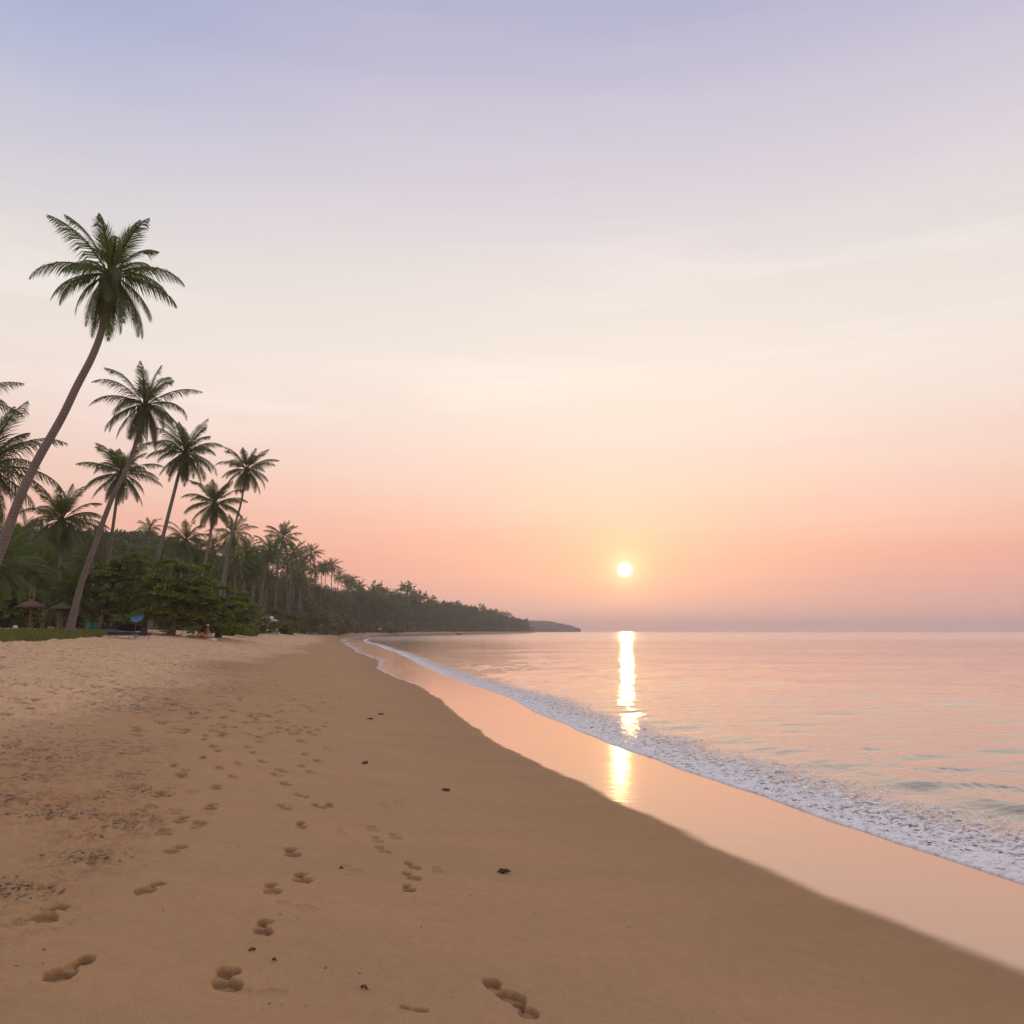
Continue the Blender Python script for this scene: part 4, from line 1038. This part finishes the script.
# upturned dark boat
def hull(L, Wd, H, inv):
    b = MB(); V = []; Fc = []; n, m = 15, 9
    for i in range(n):
        u_ = i / (n - 1) * 2 - 1; w_ = Wd / 2 * (1 - abs(u_) ** 2.4) + .02; dz = H * (.25 * u_ * u_)
        for j in range(m):
            a = math.pi * j / (m - 1); y = -math.cos(a) * w_; z = -math.sin(a) ** .7 * H * (1 - .35 * abs(u_) ** 3)
            V.append((u_ * L / 2, y, (z + H + dz) if not inv else (-z)))
    for i in range(n - 1):
        for j in range(m - 1): Fc.append((i * m + j, i * m + j + 1, (i + 1) * m + j + 1, (i + 1) * m + j))
    b.add(V, Fc, True); return b
t = empty('rowing_boat', spot(126, 58), 'dark upturned rowing boat lying on the sand behind the navy sunbeds', 'boat', None, .05)
hull(2.2, .9, .5, True).build('hull', DARKW, t); MB().tube([(-1.0, 0, .40), (-.5, 0, .515), (.5, 0, .515), (1.0, 0, .40)], .025, 6).build('keel', POLE, t)
def canopy_parasol(px, Y, r_, h, mat, label, tilt, group=None, name='beach_parasol'):
    t = empty(name, spot(px, Y), label, 'parasol', group)
    MB().tube([(0, 0, -.1), (0, 0, h)], .02, 6).build('post', GREY, t)
    b = MB(); n = 8; V = [(0, 0, 0)]; Fc = []
    for ring, (q, z) in enumerate(((.5, -.07), (1, -.26))):
        for k in range(n): V.append((math.cos(6.283 * k / n) * r_ * q, math.sin(6.283 * k / n) * r_ * q, z * r_ * 1.4))
    for k in range(n): Fc.append((0, 1 + k, 1 + (k + 1) % n)); Fc.append((1 + k, 9 + k, 9 + (k + 1) % n, 1 + (k + 1) % n))
    b.add(V, Fc); c = b.build('canopy', mat, t); c.location = (0, 0, h); c.rotation_euler = (tilt, 0, 0)
    return t
canopy_parasol(135.5, 53, .46, 1.2, BLUE, 'small blue beach parasol tilted toward the camera beside the slim palm', 1.0)

def sunbed(px, Y, L, rz, label, mat, name='sunbed', group=None, sc=1.0):
    t = empty(name, spot(px, Y), label, 'sunbed', group, rz); t.scale = (sc, sc, sc)
    b = MB()
    for sy in (-.27, .27): b.box((0, sy, .16), (L, .05, .05))
    for sx in (-L / 2 + .04, 0, L / 2 - .04): b.box((sx, 0, .16), (.05, .49, .045))
    b.build('frame', GREY, t)
    for sx in (-L / 2 + .15, L / 2 - .15):
        for sy in (-.27, .27): MB().tube([(sx, sy, -.03), (sx, sy, .135)], .022, 6).build('leg', GREY, t)
    MB().box((0, 0, .255), (L - .02, .62, .15), None, 0, .4).build('mattress', mat, t); return t
sunbed(123, 41, 1.35, -.12, 'longer navy sunbed lying where the grass ends', NAVY); sunbed(141.5, 43, .85, .05, 'shorter navy sunbed, nearer the slim palm', NAVY)

def chair_parts(t, mat):
    MB().box((0, 0, .42), (.46, .46, .04), None, 0, .3).build('seat', mat, t)
    b = MB()
    for k in range(5): b.box((-.17 + k * .085, .24 + .02, .64), (.05, .02, .40))
    b.box((0, .275, .86), (.46, .03, .07)); b.build('backrest', mat, t)
    for sx in (-.2, .2):
        for sy in (-.2, .22): MB().tube([(sx * 1.08, sy * 1.1, -.02), (sx, sy, .40)], [.022, .026], 6).build('leg', mat, t)
    for sx in (-.25, .25):
        b = MB(); b.tube([(sx, -.2, .41), (sx, -.21, .62), (sx, .25, .66)], .022, 6); b.build('armrest', mat, t)
def copy_thing(src, loc, rz, label=None, sc=None):
    c = src.copy(); C.objects.link(c); c.location = loc; c.rotation_euler.z = rz
    if label: c['label'] = label
    if sc: c.scale = (sc, sc, sc)
    for ch in src.children:
        k = ch.copy(); C.objects.link(k); k.parent = c
    return c
t = empty('plastic_chair', spot(152, 56), 'white plastic chair beside the foot of the slim palm', 'chair', 'white plastic chairs', .9); chair_parts(t, WHITE); CH0 = t
CHS = [(235, 86, .3, 'white plastic chair, left one of a pair at the green patch'), (239.5, 87, -.5, 'white plastic chair, right one of a pair at the green patch')] + \
      [(257 + k * 3.6, 116 + (k % 3) * 2.0, .7 * math.sin(k * 2.3), 'white plastic chair in the far row at the foot of the grove') for k in range(6)] + \
      [(px, Y, .4, 'far white chair at the back of the beach below the grove') for px, Y in ((306, 196), (309, 198), (317, 202), (333, 238), (337, 240), (344, 262), (349, 268))]
for k, (px, Y, rz, lab) in enumerate(CHS):
    c = copy_thing(CH0, spot(px, Y), rz, lab, 1.0 if Y < 100 else 1.25)
    if Y > 100: c['group'] = 'white chairs of the far row' if Y < 150 else 'far white chairs below the grove'
# pink deck chair with an orange cushion
t = empty('deck_chair', spot(167, 55), 'pink reclining deck chair with an orange cushion under the green tree', 'deck chair', None, .15)
b = MB()
for sy in (-.28, .28):
    b.tube([(-.50, sy, .30), (.12, sy, .24), (.52, sy, .72)], .022, 6); b.tube([(-.42, sy, -.02), (.25, sy, .36)], .02, 6); b.tube([(.30, sy, -.02), (-.15, sy, .30)], .02, 6)
b.tube([(.52, -.28, .72), (.52, .28, .72)], .02, 6); b.build('frame', POLE, t)
b = MB(); V = []
for i in range(11):
    u_ = i / 10; x = -.5 + 1.02 * u_; z = (.31 - .10 * math.sin(math.pi * min(1, u_ * 1.5)) if u_ < .62 else .26 + (u_ - .62) * 1.24)
    for sy in (-.27, .27): V += [(x, sy, z), (x, sy, z + .025)]
Fc = []
for i in range(10):
    a = i * 4; Fc += [(a, a + 2, a + 6, a + 4), (a + 1, a + 5, a + 7, a + 3), (a, a + 4, a + 5, a + 1), (a + 2, a + 3, a + 7, a + 6)]
b.add(V, Fc); b.build('fabric', PINK, t)
MB().box((-.16, 0, .30), (.52, .46, .08), None, 0, .45).build('cushion', ORANGE, t)
t = empty('beach_bag', spot(184, 55), 'round white beach bag on the sand by the tree trunk', 'bag')
MB().lathe([(0, 0), (.15, 0), (.19, .08), (.18, .24), (.13, .34), (.15, .37), (.11, .36), (0, .33)], n=14, jitter=.06).build('body', WHITE, t)
MB().tube([(-.12, 0, .33), (-.09, 0, .48), (.09, 0, .48), (.12, 0, .33)], .015, 6).build('handle', POLE, t)
t = empty('low_table', spot(196, 54), 'low pale wooden table on the sand left of the seated person', 'table')
MB().box((0, 0, .24), (.72, .4, .045)).build('tabletop', plain('pale wood', (.42, .33, .22), .7), t)
for sx in (-.3, .3):
    for sy in (-.15, .15): MB().box((sx, sy, .10), (.05, .05, .235)).build('leg', POLE, t)
t = empty('towel_heap', spot(213, 54), 'crumpled pale pink towel on the sand right of the seated person', 'towel')
random.seed(4); b = MB(); b.lathe([(.34, 0), (.33, .05), (.24, .10), (.18, .16), (.08, .19), (0, .18)], n=18, jitter=.22); b.build('cloth', CLOTHW, t)
canopy_parasol(267, 121, .95, 2.6, WHITE, 'white parasol, taller one of two over the far row of chairs', .25, 'far white parasols')
canopy_parasol(273, 124, .95, 2.2, WHITE, 'white parasol, lower one of two over the far row of chairs', -.2, 'far white parasols')
canopy_parasol(224, 78, .55, 1.6, WHITE, 'white parasol partly hidden behind the small spreading tree', .2, 'far white parasols')
SB = sunbed(273.5, 112, 1.7, .1, 'white sunbed on the sand in front of the far row of chairs', WHITE, group='far white sunbeds')
for px, Y, lab in ((311, 188, 'white sunbed on the sand below the clear far palm'), (331, 240, 'pale sunbed far along the beach, left one of a scattered row'),
                   (341, 255, 'pale sunbed far along the beach, second of a scattered row'), (353, 285, 'pale sunbed far along the beach, middle of a scattered row'),
                   (361, 300, 'pale sunbed far along the beach, fourth of a scattered row'), (368, 315, 'pale sunbed far along the beach, right end of a scattered row')):
    copy_thing(SB, spot(px, Y), .2, lab, 1.35)
for px, Y, m_, lab in ((318, 208, WHITE, 'far white parasol at the foot of the clear far palm'), (381, 360, WHITE, 'farthest white parasol, toward the bend of the bay'),
                       (391, 385, BLUE, 'far blue parasol, toward the bend of the bay'), (397, 395, BLUE, 'second far blue parasol, toward the bend of the bay'), (405, 420, WHITE, 'last white parasol before the bay bends away')):
    c = canopy_parasol(px, Y, 1.5, 2.6, m_, lab, .1, 'far parasols')
# small boat afloat
pb = at_depth(459, 634, 450); t = empty('fishing_boat', (pb.x, 450, SEA - .12), 'tiny dark fishing boat afloat on the bay before the far trees', 'boat', None, .15)
hull(3.4, 1.2, .8, False).build('hull', DARKW, t); MB().box((.2, 0, .62), (.3, 1.0, .06)).build('thwart', POLE, t); MB().box((-1.2, 0, .85), (.5, .5, .55)).build('cabin', POLE, t)

# ------------------------------------------------------------------ flotsam on the sand
WEED = plain('dark seaweed', (0.045, 0.032, 0.020), 0.6, 0.4); TWIG = plain('brown leaf', (0.17, 0.11, 0.062), 0.8, 0.3); STRAW = plain('pale straw', (0.42, 0.32, 0.19), 0.9, 0.2)
def local_z(x, y): return ground_z(x, y)
def weed(px, py, size, label, seed, n=16):
    r = random.Random(seed); g = ground_at(px, py); g.z = sand_z(g.x, g.y); t = empty('seaweed_clump', g, label, 'seaweed', 'seaweed clumps on the smooth sand', r.uniform(-.3, .3))
    b = MB()
    for k in range(n):
        a = r.gauss(0, .5) + (math.pi if r.random() < .5 else 0); q = size * r.uniform(.4, 1); m = Vector((r.gauss(0, size * .15), r.gauss(0, size * .2), .01))
        e = m + Vector((math.cos(a) * q, math.sin(a) * q * .6, 0)); c_ = (m + e) / 2 + Vector((r.gauss(0, .01), r.gauss(0, .01), r.uniform(.004, .016)))
        b.tube(catmull([m, c_, e], 4), list(np.linspace(.009, .003, 9)), 5)
    b.build('strands', WEED, t)
    b = MB()
    for k in range(5): b.ball((r.gauss(0, size * .25), r.gauss(0, size * .2), .012), r.uniform(.007, .014), n=8, sq=(1.4, 1, .7))
    b.build('bladder', WEED, t)
weed(504, 873, .055, 'dark seaweed clump lying alone in the middle of the smooth sand, nearest of all', 1)
weed(446, 791.5, .06, 'dark forked seaweed clump, second nearest on the smooth sand', 2, 11)
weed(364, 763.5, .07, 'flat dark seaweed clump left of the forked one', 3)
weed(370.5, 719, .075, 'small dark seaweed clump, left one of a far pair', 4); weed(381, 714.5, .075, 'small dark seaweed clump, right one of a far pair', 5)
def dead_leaf(px, py, L, rz, label):
    g = ground_at(px, py); g.z = sand_z(g.x, g.y) - .012; L *= .8; b = MB(); V = []; Fc = []
    for i in range(9):
        u_ = i / 8; w_ = L * .22 * math.sin(math.pi * u_) ** .8 + .001; z = .010 + .006 * math.sin(math.pi * u_)
        V += [(u_ * L - L / 2, -w_, z + .012), (u_ * L - L / 2, 0, z), (u_ * L - L / 2, w_, z + .012)]
    for i in range(8): Fc += [(i * 3, i * 3 + 3, i * 3 + 4, i * 3 + 1), (i * 3 + 1, i * 3 + 4, i * 3 + 5, i * 3 + 2)]
    b.add(V, Fc, True); b.tube([(L / 2, 0, .012), (L * .72, .01, .008)], .002, 4); o = b.build('dead_leaf', TWIG); o.location = g; o.rotation_euler.z = rz
    tag(o, label, 'leaf', 'dead leaves on the sand')
dead_leaf(364, 989, .05, -.5, 'small curled brown leaf below the cracks in the near sand'); dead_leaf(252, 951, .045, .6, 'brown leaf scrap between two near footprints')
dead_leaf(341, 870, .035, .2, 'tiny brown leaf right of the footprint trail'); dead_leaf(274, 962, .03, -.3, 'tiny brown leaf beside the nearest footprint of the trail')
def litter():
    """bits of weed, bark and straw left along the high-water line: uncountable"""
    r = random.Random(8); Q = {0: [], 1: []}
    heaps = [(62, 814, 26, 3.5, 150), (125, 827, 22, 4, 90), (143, 816, 7, 2.5, 30), (86, 860, 26, 5, 90), (106, 798, 16, 4, 60), (140, 790, 16, 2, 50), (10, 893, 20, 6, 110), (20, 779, 20, 2.5, 60),
             (45, 760, 30, 4, 110), (130, 775, 12, 2, 40), (10, 800, 24, 4, 90), (44, 893, 18, 3, 30), (160, 795, 16, 2, 30), (85, 836, 18, 3, 30), (60, 730, 40, 8, 160), (110, 712, 40, 7, 160),
             (150, 690, 40, 6, 170), (190, 676, 36, 5, 150), (230, 665, 36, 4, 120), (70, 700, 60, 14, 100), (20, 745, 40, 8, 140), (235, 726, 60, 10, 60)]
    for (px, py, wx, wy, n) in heaps:
        for k in range(int(n * .5)):
            g = ground_at(px + r.gauss(0, wx * .7), py + r.gauss(0, wy * .8)); g.z = sand_z(g.x, g.y); sc = max(1, g.y / 9)
            L = r.uniform(.008, .034) * sc ** .5 * r.choice((1, 1, 1.8)); w_ = r.uniform(.003, .012) * sc ** .5; a = r.gauss(0, 1.1)
            dx, dy = math.cos(a) * L / 2, math.sin(a) * L / 2; nx, ny = -math.sin(a) * w_, math.cos(a) * w_; z = r.uniform(.001, .006); zt = r.uniform(-.003, .007)
            Q[0 if r.random() < .78 else 1].append([(g.x - dx - nx, g.y - dy - ny, g.z + z), (g.x - dx + nx, g.y - dy + ny, g.z + z + .004), (g.x + dx + nx * .4, g.y + dy + ny * .4, g.z + z + zt + .006), (g.x + dx - nx * .4, g.y + dy - ny * .4, g.z + z + zt)])
    for k in range(220):      # shell and bark specks all over the smooth sand
        px, py = r.uniform(0, 760), r.uniform(690, 1024)
        if py < 640 + (px - 330) * .95: continue
        g = ground_at(px, py); g.z = sand_z(g.x, g.y); L = r.uniform(.002, .007) * r.choice((1, 1, 1.7)); w_ = L * r.uniform(.35, .8); a = r.uniform(0, 6.28)
        dx, dy = math.cos(a) * L, math.sin(a) * L; nx, ny = -math.sin(a) * w_, math.cos(a) * w_; z = .002
        Q[0 if r.random() < .6 else 1].append([(g.x - dx, g.y - dy, g.z + z), (g.x + nx, g.y + ny, g.z + z + .004), (g.x + dx, g.y + dy, g.z + z), (g.x - nx, g.y - ny, g.z + z + .003)])
    me = quads_mesh('tide_litter', np.array(Q[0] + Q[1])); me.materials.append(TWIG); me.materials.append(STRAW)
    me.polygons.foreach_set('material_index', [0] * len(Q[0]) + [1] * len(Q[1]))
    o = bpy.data.objects.new('tide_litter', me); C.objects.link(o); tag(o, 'scattered brown weed and straw bits along the high water line', 'litter', kind='stuff')
litter()

# ------------------------------------------------------------------ the evening haze
def build_haze():
    b = MB(); V = [(x, y, z) for x in (-3700, 3700) for y in (-90, 3300) for z in (-5.5, 40)]
    b.add(V, [(0, 1, 3, 2), (4, 6, 7, 5), (0, 4, 5, 1), (2, 3, 7, 6), (0, 2, 6, 4), (1, 5, 7, 3)])
    m, t, out = material('evening haze')
    v = t.new('ShaderNodeVolumePrincipled'); v.inputs['Color'].default_value = (1.0, 0.90, 0.87, 1)
    v.inputs['Density'].default_value = 0.00035; v.inputs['Anisotropy'].default_value = 0.3
    t.link(v.outputs[0], out.inputs['Volume'])
    tag(b.build('haze', m), 'pale pink evening haze over sea and shore', 'haze', kind='stuff')
build_haze()
